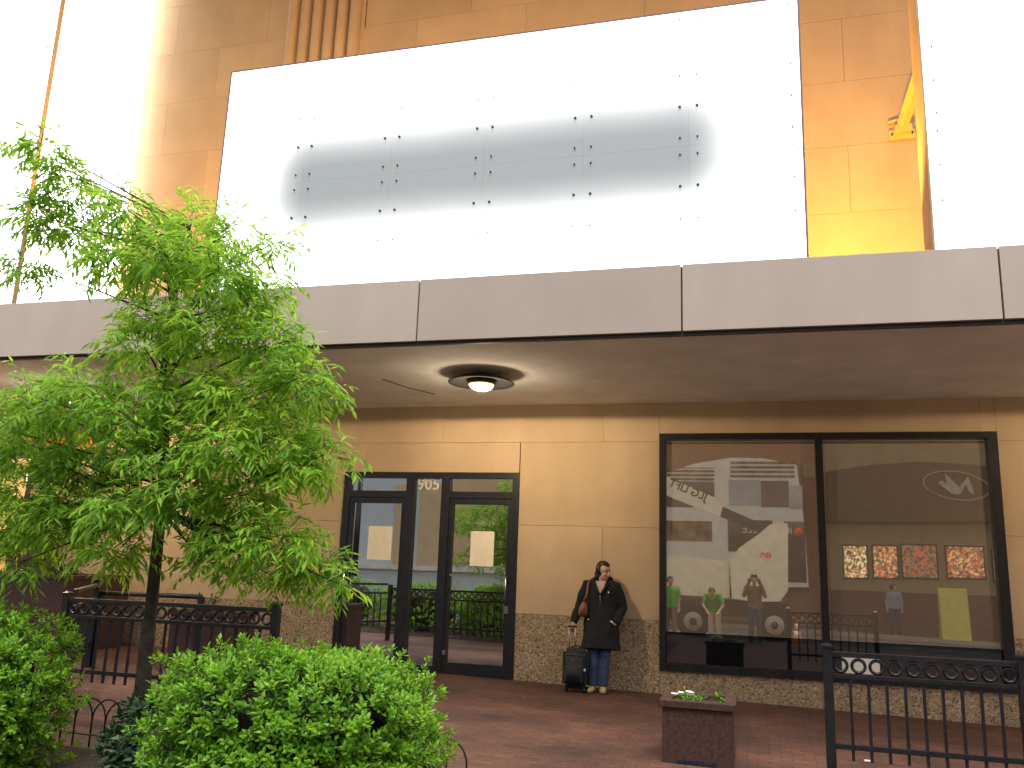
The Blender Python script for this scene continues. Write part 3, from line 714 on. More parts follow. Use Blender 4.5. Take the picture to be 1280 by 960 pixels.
# ------------------------------------------------------------------ granite planters
def planter(x0, x1, y0, y1, zt, label, slot=False, flowers=False):
    z0 = G(x1, y0)-.03
    p = empty('granite_planter', ((x0+x1)/2, (y0+y1)/2, z0), label, 'planter')
    t = .07
    bm = bmesh.new()
    for r in ((x0, x1, y0, y0+t), (x0, x1, y1-t, y1), (x0, x0+t, y0+t+.001, y1-t-.001), (x1-t, x1, y0+t+.001, y1-t-.001)): box(bm, *r, z0, zt-.06, .004)
    done('box', bm, M['granite_red'], p)
    bm = bmesh.new(); e = .025
    for r in ((x0-e, x1+e, y0-e, y0+t+.01), (x0-e, x1+e, y1-t-.01, y1+e), (x0-e, x0+t+.01, y0+t+.011, y1-t-.011), (x1-t-.01, x1+e, y0+t+.011, y1-t-.011)): box(bm, *r, zt-.059, zt, .006)
    done('rim', bm, M['granite_red'], p)
    B('soil', M['soil'], p, x0+t+.002, x1-t-.002, y0+t+.002, y1-t-.002, z0+.05, zt-.05)
    if slot: B('slot_shade', M['navy'], p, x0+.12, x1-.14, y0-.004, y0+.01, z0+.045, z0+.07)  # dark strip stands in for the shade in the toe recess
    return p
pf = planter(-.80, -.20, 8.0, 8.6, .47, 'low dark red granite planter with a few white flowers below the large window', slot=True)
random.seed(4)
def plant_tuft(name, label, c, n, r, h, mat, leaf, cat='plant', flowers=0):
    t = empty(name, c, label, cat); L = Leaves(); bmq = bmesh.new()
    for i in range(n):
        d = Vector((random.uniform(-1, 1)*r, random.uniform(-1, 1)*r, h*random.uniform(.4, 1)))
        p0 = Vector(c)+Vector((d.x*.3, d.y*.3, 0)); p1 = Vector(c)+d
        tube(bmq, [p0, p1], [.003, .002], 3, cap=False)
        for k in range(6):
            q = p0.lerp(p1, .3+.7*k/5); L.add(q, rv()+Vector((0, 0, .2)), Vector((0, 0, 1)), leaf[0]*random.uniform(.7, 1.2), leaf[1], random.random())
    done('stems', bmq, M['bark'], t); L.build('leaves', mat, t)
    for i in range(flowers):
        q = Vector(c)+Vector((random.uniform(-1.2, .6)*r, random.uniform(-1, 0)*r, h*random.uniform(.5, 1)))
        bmq = bmesh.new()
        for a in range(5):
            e = Vector((math.cos(a*1.257), math.sin(a*1.257)*.7, .4))*.018
            ball(bmq, q+e, (.014, .014, .008), 6, 4)
        done('flower', bmq, M['white_paint'], t, True)
    return t
zq = .425
plant_tuft('flower_clump', 'small green clump with white flowers in the granite planter', (-.58, 8.22, zq), 16, .13, .10, M['leaf_hedge'], (.05, .02), flowers=6)
plant_tuft('leafy_clump', 'small leafy clump without flowers in the granite planter', (-.33, 8.28, zq), 10, .08, .08, M['leaf_hedge'], (.05, .02))
planter(-7.30, -6.45, 9.95, 10.6, .86, 'tall dark red granite planter behind the ringed railing')
plant_tuft('bare_shrub', 'sparse dark shrub in the planter behind the ringed railing', (-6.95, 10.25, .83), 9, .14, .30, M['leaf_dark'], (.07, .03))
gb = P(5, 715, 10.4); gc = P(92, 715, 10.4)
planter(gb.x-.3, gc.x, 10.3, 11.6, 1.22, 'broad dark red granite planter beside the lit shop')
pr = empty('granite_pier', (gb.x+.3, 11.6, .1), 'dark red granite pier standing against the wall beside the lit shop', 'pier')
ga, gd = P(10, 688, 11.65), P(60, 688, 11.65)
B('shaft', M['granite_red'], pr, ga.x, gd.x, 11.62, WY-.005, .0, 1.75, .006)
B('capstone', M['granite_red'], pr, ga.x-.03, gd.x+.03, 11.60, WY-.004, 1.751, 1.83, .006)
plant_tuft('planter_shrub', 'dark glossy shrub in the broad granite planter', (gc.x-.5, 10.8, 1.18), 30, .3, .35, M['leaf_dark'], (.10, .04), cat='shrub')
tag(B('paper_scrap', M['white_paint'], None, .93, .99, 8.93, 8.97, G(.96, 8.95)+.003, G(.96, 8.95)+.012), 'tiny scrap of white paper lying on the brick paving behind the railing', 'litter')

# ------------------------------------------------------------------ people
M['skin'] = material('skin', (.44, .26, .18), .55, .08, 20)
M['hair'] = material('dark_hair', (.012, .009, .009), .45, .4, 60)
M['coat'] = material('navy_black_coat', (.005, .0058, .010), .9, .3, 12, .3, 60)
M['jeans'] = material('blue_jeans', (.03, .055, .12), .85, .3, 25, .2, 200)
M['shoe'] = material('tan_shoes', (.40, .27, .15), .7, .15, 20)
M['blouse'] = material('pale_pink_blouse', (.36, .27, .25), .8, .1, 20)
M['bag'] = material('brown_leather', (.17, .062, .035), .5, .2, 20)
M['dark_eye'] = material('dark_eye', (.015, .01, .01), .3, .1, 10)
M['lip'] = material('lips', (.27, .10, .08), .5, .1, 10)
M['case'] = material('black_luggage_fabric', (.014, .016, .02), .7, .3, 30, .3, 150)
def remeshed(bm, voxel, smooth=4):
    me = bpy.data.meshes.new('tmp'); bmesh.ops.recalc_face_normals(bm, faces=bm.faces); bm.to_mesh(me); bm.free()
    t = bpy.data.objects.new('tmp', me); C.objects.link(t)
    md = t.modifiers.new('r', 'REMESH'); md.mode = 'VOXEL'; md.voxel_size = voxel; md.use_smooth_shade = True
    if smooth: s_ = t.modifiers.new('s', 'SMOOTH'); s_.iterations = smooth; s_.factor = .5
    out = bpy.data.meshes.new_from_object(t.evaluated_get(bpy.context.evaluated_depsgraph_get()))
    bpy.data.objects.remove(t); bpy.data.meshes.remove(me)
    b2 = bmesh.new(); b2.from_mesh(out); bpy.data.meshes.remove(out); return b2
def hand(bm, wrist, d, palm_n, side, curl=.9, s=1.0):
    """palm, four fingers and a thumb; d = pointing direction, palm_n = way the palm faces, side = thumb side"""
    d = d.normalized(); n = palm_n.normalized(); sd_ = side.normalized()
    tube(bm, [wrist, wrist+d*.035*s, wrist+d*.085*s], [(.024*s, .017*s), (.038*s, .015*s), (.040*s, .013*s)], 10, ref=n)
    for i, (o, L) in enumerate(((.030, .070), (.010, .080), (-.010, .075), (-.029, .058))):
        p = wrist+d*.080*s+sd_*o*s; pts = [p]; dd = d.copy()
        for seg, fr in enumerate((.45, .32, .23)):
            dd = (dd*math.cos(curl*(.6+.3*seg))+n*math.sin(curl*(.6+.3*seg))).normalized() if seg or curl > .3 else dd
            p = p+dd*L*fr*s*1.05; pts.append(p)
        tube(bm, pts, [.0092*s, .0088*s, .0082*s, .007*s], 7)
    p = wrist+d*.028*s+sd_*.026*s; q = p+(d*.5+sd_*.75+n*.35).normalized()*.036*s
    tube(bm, [p, q, q+(d*.7+n*.6+sd_*.05).normalized()*.032*s], [.0125*s, .0105*s, .0085*s], 8)
def person(loc, label, J, mats, head_yaw=0, head_pitch=0, coat_z=None, hair='short', voxel=.009, coat_rings=None, hands=True, name='person', extra=None, hand_dirs=None):
    loc = Vector(loc); r = empty(name, loc, label, 'person'); L = lambda k: loc+Vector(J[k])
    top, leg, shoe = mats['top'], mats['leg'], mats['shoe']
    # one continuous body
    bm = bmesh.new()
    hc = L('head'); rot = Matrix.Rotation(head_yaw, 4, 'Z') @ Matrix.Rotation(head_pitch, 4, 'X')
    def hp(x, y, z): return hc+(rot @ Vector((x, y, z)))
    tube(bm, [L('neck')-Vector((0, 0, .10)), L('neck'), hp(0, .02, -.07), hp(0, .012, -.02)], [.062, .055, .052, .05], 12)
    ball(bm, hp(0, .008, .035), (.074, .092, .086), 18, 12, rot); ball(bm, hp(0, -.022, -.045), (.056, .064, .068), 16, 10, rot)
    ball(bm, hp(0, -.050, -.088), (.024, .026, .022), 10, 8, rot)
    tube(bm, [hp(0, -.080, .018), hp(0, -.098, -.012), hp(0, -.106, -.030), hp(0, -.084, -.040)], [.009, .012, .016, .012], 8)
    for s in (-1, 1):
        ball(bm, hp(s*.072, .015, -.005), (.010, .020, .032), 8, 8, rot); ball(bm, hp(s*.035, -.062, -.028), (.024, .024, .02), 8, 8, rot)
    pel = (L('hipA')+L('hipB'))/2; ch = (L('shA')+L('shB'))/2
    tube(bm, [pel-Vector((0, 0, .06)), pel, pel.lerp(ch, .45), pel.lerp(ch, .8), ch+Vector((0, 0, .03))], [(.12, .09), (.15, .10), (.125, .085), (.15, .095), (.10, .07)], 14)
    for s in 'AB':
        tube(bm, [L('sh'+s), L('el'+s), L('wr'+s)], [.05, .038, .026], 10); tube(bm, [ch, L('sh'+s)], [.06, .05], 8)
        tube(bm, [L('hip'+s), L('kn'+s), L('an'+s)], [.075, .052, .036], 10)
        ft = L('an'+s); tube(bm, [ft+Vector((0, .04, -.03)), ft+Vector(J.get('toe'+s, (0, -.12, 0)))+Vector((0, 0, -.05))], [(.033, .028), (.036, .02)], 8, ref=Vector((0, 0, 1)))
        if hands:
            hd = hand_dirs[s] if hand_dirs else (L('wr'+s)-L('el'+s), Vector((0, 1, 0)), Vector((1 if s == 'A' else -1, 0, 0)), .7)
            hand(bm, L('wr'+s), *hd)
    done('body', remeshed(bm, voxel), M['skin'], r, True)
    # face
    for s in (-1, 1):
        bmq = bmesh.new(); ball(bmq, hp(s*.031, -.078, .004), (.013, .008, .007), 8, 6, rot); done('eye', bmq, M['dark_eye'], r, True)
        bmq = bmesh.new(); tube(bmq, [hp(s*.014, -.089, .026), hp(s*.032, -.086, .031), hp(s*.048, -.074, .024)], .0045, 6); done('eyebrow', bmq, M['hair'], r, True)
    bmq = bmesh.new(); ball(bmq, hp(0, -.083, -.062), (.024, .008, .008), 10, 6, rot); done('mouth', bmq, M['lip'], r, True)
    # hair
    bmq = bmesh.new(); bmesh.ops.create_icosphere(bmq, subdivisions=4, radius=1)
    kill = []
    for v in bmq.verts:
        u = v.co.copy(); nn = noise.noise(u*4+Vector((loc.x, 0, 0)))*.05+noise.noise(u*14)*.03
        low = -.52 if hair == 'short' else -.85
        if (u.y < -.30 and u.z < .34+.25*abs(u.x)) or (u.z < low and u.y < .3): kill.append(v)
        v.co = hp(u.x*.094*(1+nn), .018+u.y*.112*(1+nn), .036+u.z*.110*(1+nn))
    bmesh.ops.delete(bmq, geom=kill, context='VERTS')
    if hair == 'bun':
        ball(bmq, hp(.0, .112, -.03), (.05, .045, .05), 12, 8, rot); ball(bmq, hp(0, .06, -.05), (.066, .055, .05), 12, 8, rot)
    hobj = done('hair', bmq, mats.get('hair', M['hair']), r, True)
    sol = hobj.modifiers.new('thick', 'SOLIDIFY'); sol.thickness = .014; sol.offset = -1
    # coat or shirt
    bm = bmesh.new(); cr = coat_rings
    for pth, rd in cr: tube(bm, [loc+Vector(q) for q in pth], rd, 20)
    for s in 'AB':
        sl = mats.get('sleeve', 1.0); e, wv = L('el'+s), L('wr'+s); endp = e.lerp(wv, sl) if sl > 0 else L('sh'+s).lerp(e, -sl)
        pts = [ch.lerp(L('sh'+s), .6)+Vector((0, 0, .0)), L('sh'+s), L('sh'+s).lerp(e, .5)] + ([e, e.lerp(endp, .5), endp] if sl > 0 else [endp])
        tube(bm, pts, [q_*mats.get('sl_r', 1) for q_ in [.07, .074, .064]+([.055, .050, .046] if sl > 0 else [.06])], 12)
    rb = remeshed(bm, max(voxel, .009), 3)
    for v in rb.verts:
        q = v.co-loc; k = noise.noise(Vector((q.x*9, q.y*9, q.z*5)))*.018+noise.noise(Vector((q.x*20, q.y*20, q.z*9)))*.009
        v.co += Vector((q.x, q.y-.1, 0)).normalized()*k
    done('coat' if coat_z else 'shirt', rb, top, r, True)
    # trousers
    bm = bmesh.new(); fl_ = mats.get('leg_r', (.098, .076, .064))
    tube(bm, [pel+Vector((0, 0, .10)), pel-Vector((0, 0, .09))], [(.15, .105), (.15, .11)], 16)
    for s in 'AB':
        tube(bm, [L('hip'+s), L('hip'+s).lerp(L('kn'+s), .5), L('kn'+s), L('kn'+s).lerp(L('an'+s), .5), L('an'+s)+Vector((0, 0, .0))], [fl_[0], (fl_[0]+fl_[1])/2, fl_[1], (fl_[1]+fl_[2])/2, fl_[2]], 12)
    rb = remeshed(bm, max(voxel, .009), 2)
    for v in rb.verts: v.co += rv(.001)+Vector((0, -1, 0))*noise.noise(v.co*Vector((14, 14, 30)).x/14)*.006
    done('trousers', rb, leg, r, True)
    for s in 'AB':
        an = L('an'+s); toe = an+Vector(J.get('toe'+s, (0, -.12, 0))); gz = loc.z
        bm = bmesh.new()
        back = an+(an-toe).normalized()*.05
        tube(bm, [Vector((back.x, back.y, gz+.04)), Vector((an.x, an.y, gz+.05)), Vector((*an.xy.lerp(toe.xy, .6), gz+.042)), Vector((toe.x, toe.y, gz+.032)), Vector((*(toe.xy+(toe.xy-an.xy)*.25), gz+.026))], [(.032, .036), (.042, .050), (.046, .042), (.044, .032), (.028, .022)], 12, ref=Vector((0, 0, 1)))
        sh_ = done('shoe', bm, shoe, r, True); sh_.modifiers.new('sub', 'SUBSURF').levels = 1
    return r
wl = P(746, 868, 11.47); wz = G(wl.x, 11.47)-.005
WL = Vector((wl.x, 11.46, wz))
JW = dict(head=(.045, .17, 1.515), neck=(.03, .205, 1.395), shA=(-.165, .20, 1.335), shB=(.20, .20, 1.325), elA=(-.285, .19, 1.07), wrA=(-.335, .06, .855),
          elB=(.30, .20, 1.05), wrB=(.225, .07, .86), hipA=(-.075, .17, .84), hipB=(.10, .17, .84), knA=(-.065, .06, .46), knB=(.085, .065, .46), anA=(-.06, .02, .085), anB=(.075, .03, .085),
          toeA=(-.015, -.12, 0), toeB=(.02, -.12, 0))
coat = [([(.015, .20, 1.385), (.018, .20, 1.355), (.018, .20, 1.31), (.018, .195, 1.20), (.018, .185, 1.05), (.02, .165, .90), (.022, .135, .74), (.025, .11, .60), (.025, .10, .525)],
         [(.085, .075), (.155, .10), (.20, .125), (.215, .14), (.215, .14), (.225, .15), (.24, .165), (.252, .178), (.258, .182)])]
woman = person(WL, 'woman in a dark hooded coat and jeans leaning on the tan wall with a suitcase', JW, dict(top=M['coat'], leg=M['jeans'], shoe=M['shoe'], sl_r=1.18), head_yaw=R(52), head_pitch=R(4), coat_z=.5, hair='bun', voxel=.0075, coat_rings=coat,
   hand_dirs=dict(A=(Vector((-.05, -.1, -1)), Vector((0, 1, .1)), Vector((1, 0, 0)), .95), B=(Vector((-.55, .55, -.75)), Vector((-.6, .6, 0)), Vector((-1, -.2, 0)), .3)))
def W(x, y, z): return WL+Vector((x, y, z))
# blouse in the open neck, zip, hood, pocket edge
bm = bmesh.new()
fv = [W(-.055, .118, 1.395), W(.085, .118, 1.395), W(.062, .075, 1.315), W(.02, .052, 1.225), W(-.02, .072, 1.315)]
bv = [q+Vector((0, .09, 0)) for q in fv]
A_ = [bm.verts.new(q) for q in fv]; B_ = [bm.verts.new(q) for q in bv]; bm.faces.new(A_); bm.faces.new(B_[::-1])
for i in range(5): bm.faces.new((A_[i], B_[i], B_[(i+1) % 5], A_[(i+1) % 5]))
done('blouse', bm, M['blouse'], woman)
T('zip', M['chrome'], woman, [W(.02, .050, 1.225), W(.02, .052, 1.15), W(.02, .045, 1.0)], .003, 5)
T('zip_pull', M['chrome'], woman, [W(.02, .044, 1.222), W(.02, .042, 1.19)], .006, 5)
T('hood', M['coat'], woman, [W(-.07, .10, 1.345), W(-.105, .17, 1.39), W(-.08, .26, 1.415), W(.02, .29, 1.42), W(.12, .26, 1.415), W(.145, .17, 1.39), W(.105, .10, 1.345)], [.016, .032, .042, .046, .042, .032, .016], 10)
T('collar', M['coat'], woman, [W(-.07, .10, 1.375), W(-.028, .062, 1.29), W(.018, .042, 1.215)], [.018, .016, .010], 8)
T('collar', M['coat'], woman, [W(.11, .10, 1.375), W(.066, .062, 1.29), W(.022, .042, 1.215)], [.018, .016, .010], 8)
T('pocket_trim', M['white_paint'], woman, [W(.165, .02, .895), W(.205, .035, .865)], .010, 6)
T('cuff_button', M['white_paint'], woman, [W(-.135, .035, .905), W(-.130, .032, .895)], .009, 6)
T('badge', M['white_paint'], woman, [W(.125, .062, 1.265), W(.128, .060, 1.245)], .008, 6)
# shoulder bag
bagr = empty('shoulder_bag', W(-.17, .12, .92), 'brown leather shoulder bag hanging under the arm of the woman in the dark coat', 'bag')
bm = bmesh.new(); c0 = W(-.205, .13, .93)
prof = [(-.055, 0), (.035, -.01), (.055, .05), (.045, .17), (.01, .20), (-.03, .17), (-.06, .08)]
prism(bm, [(c0.x+x, c0.z+z) for x, z in prof], c0.y-.11, c0.y+.12); bmesh.ops.bevel(bm, geom=bm.edges[:], offset=.016, segments=3, affect='EDGES'); done('pouch', bm, M['bag'], bagr, True)
T('strap', M['bag'], bagr, [c0+Vector((0, -.07, .19)), W(-.165, .055, 1.20), W(-.145, .09, 1.36), W(-.135, .18, 1.415), W(-.15, .28, 1.36), c0+Vector((0, .09, .19))], [(.014, .006)]*6, 8)
# suitcase
scx, scy, scz = W(-.265, -.06, 0)
case = empty('suitcase', (scx, scy, scz), 'small black wheeled suitcase with its handle pulled out beside the woman', 'suitcase')
bm = bmesh.new(); box(bm, scx-.165, scx+.165, scy-.11, scy+.11, scz+.05, scz+.54); bmesh.ops.bevel(bm, geom=bm.edges[:], offset=.05, segments=5, affect='EDGES')
for v in bm.verts: v.co.y -= .02*max(0, 1-((v.co.x-scx)/.17)**2) if v.co.y < scy else 0
done('shell', bm, M['case'], case, True)
bm = bmesh.new(); box(bm, scx-.12, scx+.12, scy-.165, scy-.10, scz+.12, scz+.36); bmesh.ops.bevel(bm, geom=bm.edges[:], offset=.025, segments=3, affect='EDGES'); done('front_pocket', bm, M['case'], case, True)
for s in (-1, 1):
    T('wheel', M['black_metal'], case, [(scx+s*.13-.012, scy+.07, scz+.035), (scx+s*.13+.012, scy+.07, scz+.035)], .034, 14)
    T('foot', M['black_metal'], case, [(scx+s*.12, scy-.06, scz), (scx+s*.12, scy-.06, scz+.07)], .014, 8)
    T('handle_rod', M['chrome'], case, [(scx-.068+s*.04, scy+.075, scz+.50), (scx-.068+s*.04, scy+.045, scz+.80)], .006, 6)
T('handle_grip', M['black_metal'], case, [(scx-.125, scy+.045, scz+.805), (scx-.012, scy+.045, scz+.805)], .014, 8)
T('carry_handle', M['black_metal'], case, [(scx-.06, scy, scz+.535), (scx-.04, scy, scz+.57), (scx+.04, scy, scz+.57), (scx+.06, scy, scz+.535)], .010, 8)
T('luggage_tag', M['white_paint'], case, [(scx+.135, scy-.118, scz+.30), (scx+.138, scy-.12, scz+.27)], .012, 6)
bm = bmesh.new()
for z_ in (.14, .46): tube(bm, [(scx-.155, scy-.122, scz+z_), (scx+.155, scy-.122, scz+z_)], .005, 5)
done('piping', bm, M['black_metal'], case)

# ------------------------------------------------------------------ the street behind the photographer (seen mirrored in the glass)
def V(px, py, yr):                      # pixel of a mirror image -> the real point at this y
    q = P(px, py, 2*GY-yr); return Vector((q.x, yr, q.z))
def vrect(px0, py0, px1, py1, yr):
    a = V((px0+px1)/2, py0, yr); b = V((px0+px1)/2, py1, yr); c = V(px0, (py0+py1)/2, yr); d = V(px1, (py0+py1)/2, yr)
    return c.x, d.x, b.z, a.z
M['brick'] = material('orange_brown_brick', (.26, .14, .085), .85, .15, 9, .3, 40)
M['bay_white'] = material('bay_white_paint', (.66, .66, .60), .6, .06, 3)
M['dark_glass'] = material('dark_window_glass', (.07, .055, .06), .15, .3, 1.5)
M['pale_glass'] = material('pale_window_glass', (.33, .35, .35), .2, .25, 1.2)
M['curtain'] = material('brown_curtain', (.20, .14, .09), .8, .5, 3)
M['green_cloth'] = material('green_shirt_cloth', (.06, .26, .04), .85, .15, 9, .2)
M['khaki'] = material('khaki_cloth', (.38, .34, .25), .85, .12, 12, .2)
M['brown_cloth'] = material('brown_jacket_cloth', (.14, .085, .065), .85, .25, 14, .2)
M['blue_cloth'] = material('pale_blue_cloth', (.22, .25, .33), .85, .1, 12, .2)
M['gold'] = material('gold_lettering', (.62, .52, .32), .5, .1, 9)
M['tan_render'] = material('tan_render', (.26, .21, .13), .9, .1, 2, .1)
M['awning'] = material('brown_awning', (.105, .07, .05), .9, .15, 4, .1)
M['brown_wall'] = material('brown_red_wall', (.13, .065, .05), .9, .15, 6, .2)
M['tyre'] = material('tyre_rubber', (.02, .02, .02), .9, .2, 20)
M['rim_grey'] = material('wheel_rim', (.36, .35, .31), .6, .15, 10)
M['orange_plastic'] = material('orange_plastic', (.75, .13, .03), .5, .06, 9)
M['yellow_board'] = material('yellow_board', (.55, .50, .12), .6, .08, 6)
M['lift_paint'] = material('lift_cream_paint', (.66, .63, .52), .5, .08, 4)
M['pale_wall'] = material('pale_blue_grey_wall', (.52, .59, .61), .8, .07, 1.2)
M['beige_panel'] = material('beige_panel', (.58, .44, .25), .8, .08, 2)
M['lettering'] = material('black_lettering', (.03, .025, .025), .6, .1, 9)
YB = -12.0
# brick house with its white two-storey bay
bb = empty('brick_house', (-2, YB-.5, G(-2, -12)), 'orange-brown brick house with a white two-storey bay, mirrored in the shop window', 'building')
xl, xr = V(560, 690, YB).x+3.2, V(1036, 690, YB).x
B('wall', M['brick'], bb, xl, xr, YB-.6, YB, -.6, 12)
B('cornice', M['bay_white'], bb, xl, xr, YB-.5, YB+.25, 11.5, 11.9)
tr = vrect(1003, 580, 1022, 597, YB); B('wall_plaque', M['tan_render'], bb, tr[0], tr[1], YB+.001, YB+.05, tr[2], tr[3])
bay = empty('bay', (0, 0, 0)); bay.parent = bb
YF = -11.2
outline = [(812, 598), (835, 590), (870, 579), (915, 572), (955, 573), (996, 581), (1006, 660), (1011, 734), (812, 734)]
bm = bmesh.new(); prism(bm, [(V(x, y, YF).x, V(x, y, YF).z) for x, y in outline], YB+.01, YF); done('bay_front', bm, M['bay_white'], bay)
def pane(px0, py0, px1, py1, mat, name='bay_window', yr=YF, d=.02):
    r = vrect(px0, py0, px1, py1, yr); return B(name, mat, bay, r[0], r[1], yr+.002, yr+d, r[2], r[3])
pane(816, 602, 893, 634, M['dark_glass']); pane(911, 600, 950, 632, M['pale_glass']); pane(951, 601, 986, 634, M['dark_glass']); pane(987, 607, 1003, 636, M['pale_glass'])
pane(816, 651, 890, 676, M['curtain']); pane(910, 650, 966, 690, M['dark_glass']); pane(981, 652, 1007, 728, M['dark_glass'])
for k in range(4):
    pane(828, 582.5+5*k+(2 if k == 0 else 0), 893, 585.5+5*k, M['curtain'], 'louvre_gap'); pane(913, 577+5.6*k, 993, 580.2+5.6*k, M['curtain'], 'louvre_gap')
q = V(941, 662, YF+.03); text_mesh('window_lettering', 'ELLE', .42, M['gold'], bay, q, (R(90), 0, R(180)), .004)
q = V(987, 664, YF+.03); text_mesh('window_lettering', 'R', .34, M['gold'], bay, q, (R(90), 0, R(180)), .004)
q = V(998, 665, YF+.03); T('window_emblem', M['orange_plastic'], bay, [q, q+Vector((0, .02, 0))], .17, 20)
# pale building mirrored in the doors
pbd = empty('pale_building', (-17, YB-.5, G(-17, -12)), 'pale blue-grey building with tall beige panels, mirrored in the entrance doors', 'building')
B('wall', M['pale_wall'], pbd, -34, xl-.02, YB-.6, YB, -.6, 10)
for r, mt in (((494, 606, 507, 706), 'beige_panel'), ((524, 606, 552, 708), 'beige_panel'), ((560, 596, 660, 706), 'beige_panel')):
    t = vrect(*r, YB); B('wall_panel', M[mt], pbd, t[0], t[1], YB+.001, YB+.10, t[2], t[3], .01)
t = vrect(400, 708, 700, 714, YB); B('ledge', M['bay_white'], pbd, -34, xl-.03, YB+.001, YB+.22, t[2], t[3])
for k in range(5):
    B('upper_window', M['dark_glass'], pbd, -32+4.2*k, -30+4.2*k, YB+.001, YB+.03, 6.6, 8.6)
# restaurant on the right
rb_ = empty('restaurant', (6, YB-.5, G(6, -12)), 'tan restaurant front with lit coloured windows under a brown awning, mirrored in the shop window', 'building')
B('wall', M['tan_render'], rb_, xr+.01, 26, YB-.6, YB, -.6, 12)
t = vrect(1040, 741, 1250, 800, YB); B('plinth', M['brown_wall'], rb_, xr+.02, 26, YB+.001, YB+.12, -.5, t[3])
pts = [(1034, 652), (1034, 589), (1090, 581), (1150, 577), (1210, 580), (1275, 588), (1330, 598), (1330, 652)]
bm = bmesh.new(); prism(bm, [(V(x, y, YB+.5).x, V(x, y, YB+.5).z) for x, y in pts], YB+.002, YB+.5); done('awning', bm, M['awning'], rb_)
def lit_glass(name, cols, scale, st):
    mt = bpy.data.materials.new(name); mt.use_nodes = True; n = mt.node_tree.nodes; l = mt.node_tree.links; b = n['Principled BSDF']
    geo = n.new('ShaderNodeNewGeometry'); vo = n.new('ShaderNodeTexVoronoi'); vo.inputs['Scale'].default_value = scale; l.new(geo.outputs['Position'], vo.inputs['Vector'])
    sp_ = n.new('ShaderNodeSeparateColor'); l.new(vo.outputs['Color'], sp_.inputs[0]); rp = n.new('ShaderNodeValToRGB'); rp.color_ramp.interpolation = 'CONSTANT'
    rp.color_ramp.elements[0].color = (*cols[0], 1); rp.color_ramp.elements[1].color = (*cols[-1], 1); rp.color_ramp.elements[1].position = (len(cols)-1)/len(cols)
    for i, c in enumerate(cols[1:-1]): e = rp.color_ramp.elements.new((i+1)/len(cols)); e.color = (*c, 1)
    l.new(sp_.outputs[0], rp.inputs[0]); l.new(rp.outputs[0], b.inputs['Base Color']); l.new(rp.outputs[0], b.inputs['Emission Color']); b.inputs['Emission Strength'].default_value = st
    return mt
wr, yl, gr, dk, am = (.55, .07, .05), (.8, .55, .25), (.22, .17, .09), (.09, .06, .04), (.6, .26, .10)
for (r, cols) in (((1055, 683, 1083, 722), (yl, gr, am, dk, (1, .85, .5))), ((1092, 683, 1121, 722), (am, wr, gr, dk, yl)), ((1128, 682, 1170, 722), (wr, dk, gr, dk, gr)), ((1184, 684, 1229, 722), (yl, am, gr, dk, wr)), ((1242, 688, 1262, 726), (am, yl, (.3, .5, .6), yl))):
    t = vrect(*r, YB); wnd = B('coloured_window', M['door_frame'], rb_, t[0]-.06, t[1]+.06, YB+.001, YB+.05, t[2]-.06, t[3]+.06)
    B('coloured_pane', lit_glass('stained_glass', cols, 15, .45), wnd, t[0], t[1], YB+.051, YB+.07, t[2], t[3])
# oval emblem on the awning
oc = V(1195, 607, YB+.5); ov = empty('oval_sign', (oc.x, oc.y, oc.z-.6), 'oval outline sign with a pale zigzag on the mirrored brown awning', 'sign')
bm = bmesh.new(); tl = R(-8)
pts = []
for k in range(41):
    a = 2*math.pi*k/40; x, z = 1.12*math.cos(a), .52*math.sin(a); pts.append(oc+Vector((x*math.cos(tl)-z*math.sin(tl), .03, x*math.sin(tl)+z*math.cos(tl))))
tube(bm, pts, .022, 5, cap=False, ref=Vector((0, 1, 0))); done('oval_ring', bm, M['rim_grey'], ov)
bm = bmesh.new(); prism(bm, [(oc.x+x, oc.z+z) for x, z in ((-.62, .10), (-.45, .18), (-.30, .02), (-.36, .46), (.10, -.06), (.42, .34), (.60, -.32), (.42, -.24), (.33, .06), (.12, -.34), (-.18, -.30))], oc.y+.01, oc.y+.05); done('zigzag', bm, M['rim_grey'], ov)
# boom lift
YL = -3.0
zl = G(0, -3)-.16
lf = empty('boom_lift', (-.5, YL-.9, zl), 'cream boom lift with black lettering on its arm, mirrored in the shop window', 'lift')
def vprism(name, mat, pts, y0, y1, par=lf):
    bmq = bmesh.new(); prism(bmq, [(V(x, y, y1).x, V(x, y, y1).z) for x, y in pts], y0, y1)
    return done(name, bmq, mat, par)
boom = vprism('boom', M['lift_paint'], [(790, 577), (830, 594), (905, 627), (900, 646), (826, 616), (790, 600)], YL-.5, YL-.1)
vprism('inner_boom', M['dark_steel'], [(896, 630), (962, 659), (957, 670), (890, 641)], YL-.45, YL-.15)
vprism('turret', M['lift_paint'], [(912, 700), (925, 684), (948, 668), (962, 656), (975, 652), (985, 655), (985, 738), (975, 752), (940, 752), (915, 748)], YL-1.6, YL-.05)
vprism('engine_cover', M['lift_paint'], [(800, 690), (912, 702), (912, 748), (800, 740)], YL-1.6, YL-.3)
vprism('chassis', M['dark_steel'], [(800, 748), (984, 754), (984, 772), (800, 768)], YL-1.7, YL-.2)
q1, q2 = V(846, 608, YL-.09), V(880, 622, YL-.09)
ang = math.atan2(q2.z-q1.z, q2.x-q1.x)
q = V(860, 612.5, YL-.098)
text_mesh('boom_lettering', 'JLG LIFT', .34, M['lettering'], lf, q, (Matrix.Rotation(R(180), 4, 'Z') @ Matrix.Rotation(R(90), 4, 'X') @ Matrix.Rotation(-ang, 4, 'Z')).to_euler(), .004, .008)
q = V(957, 693, YL-.04); text_mesh('maker_mark', 'oe', .30, M['orange_plastic'], lf, q, (R(90), 0, R(180)), .004, .015)
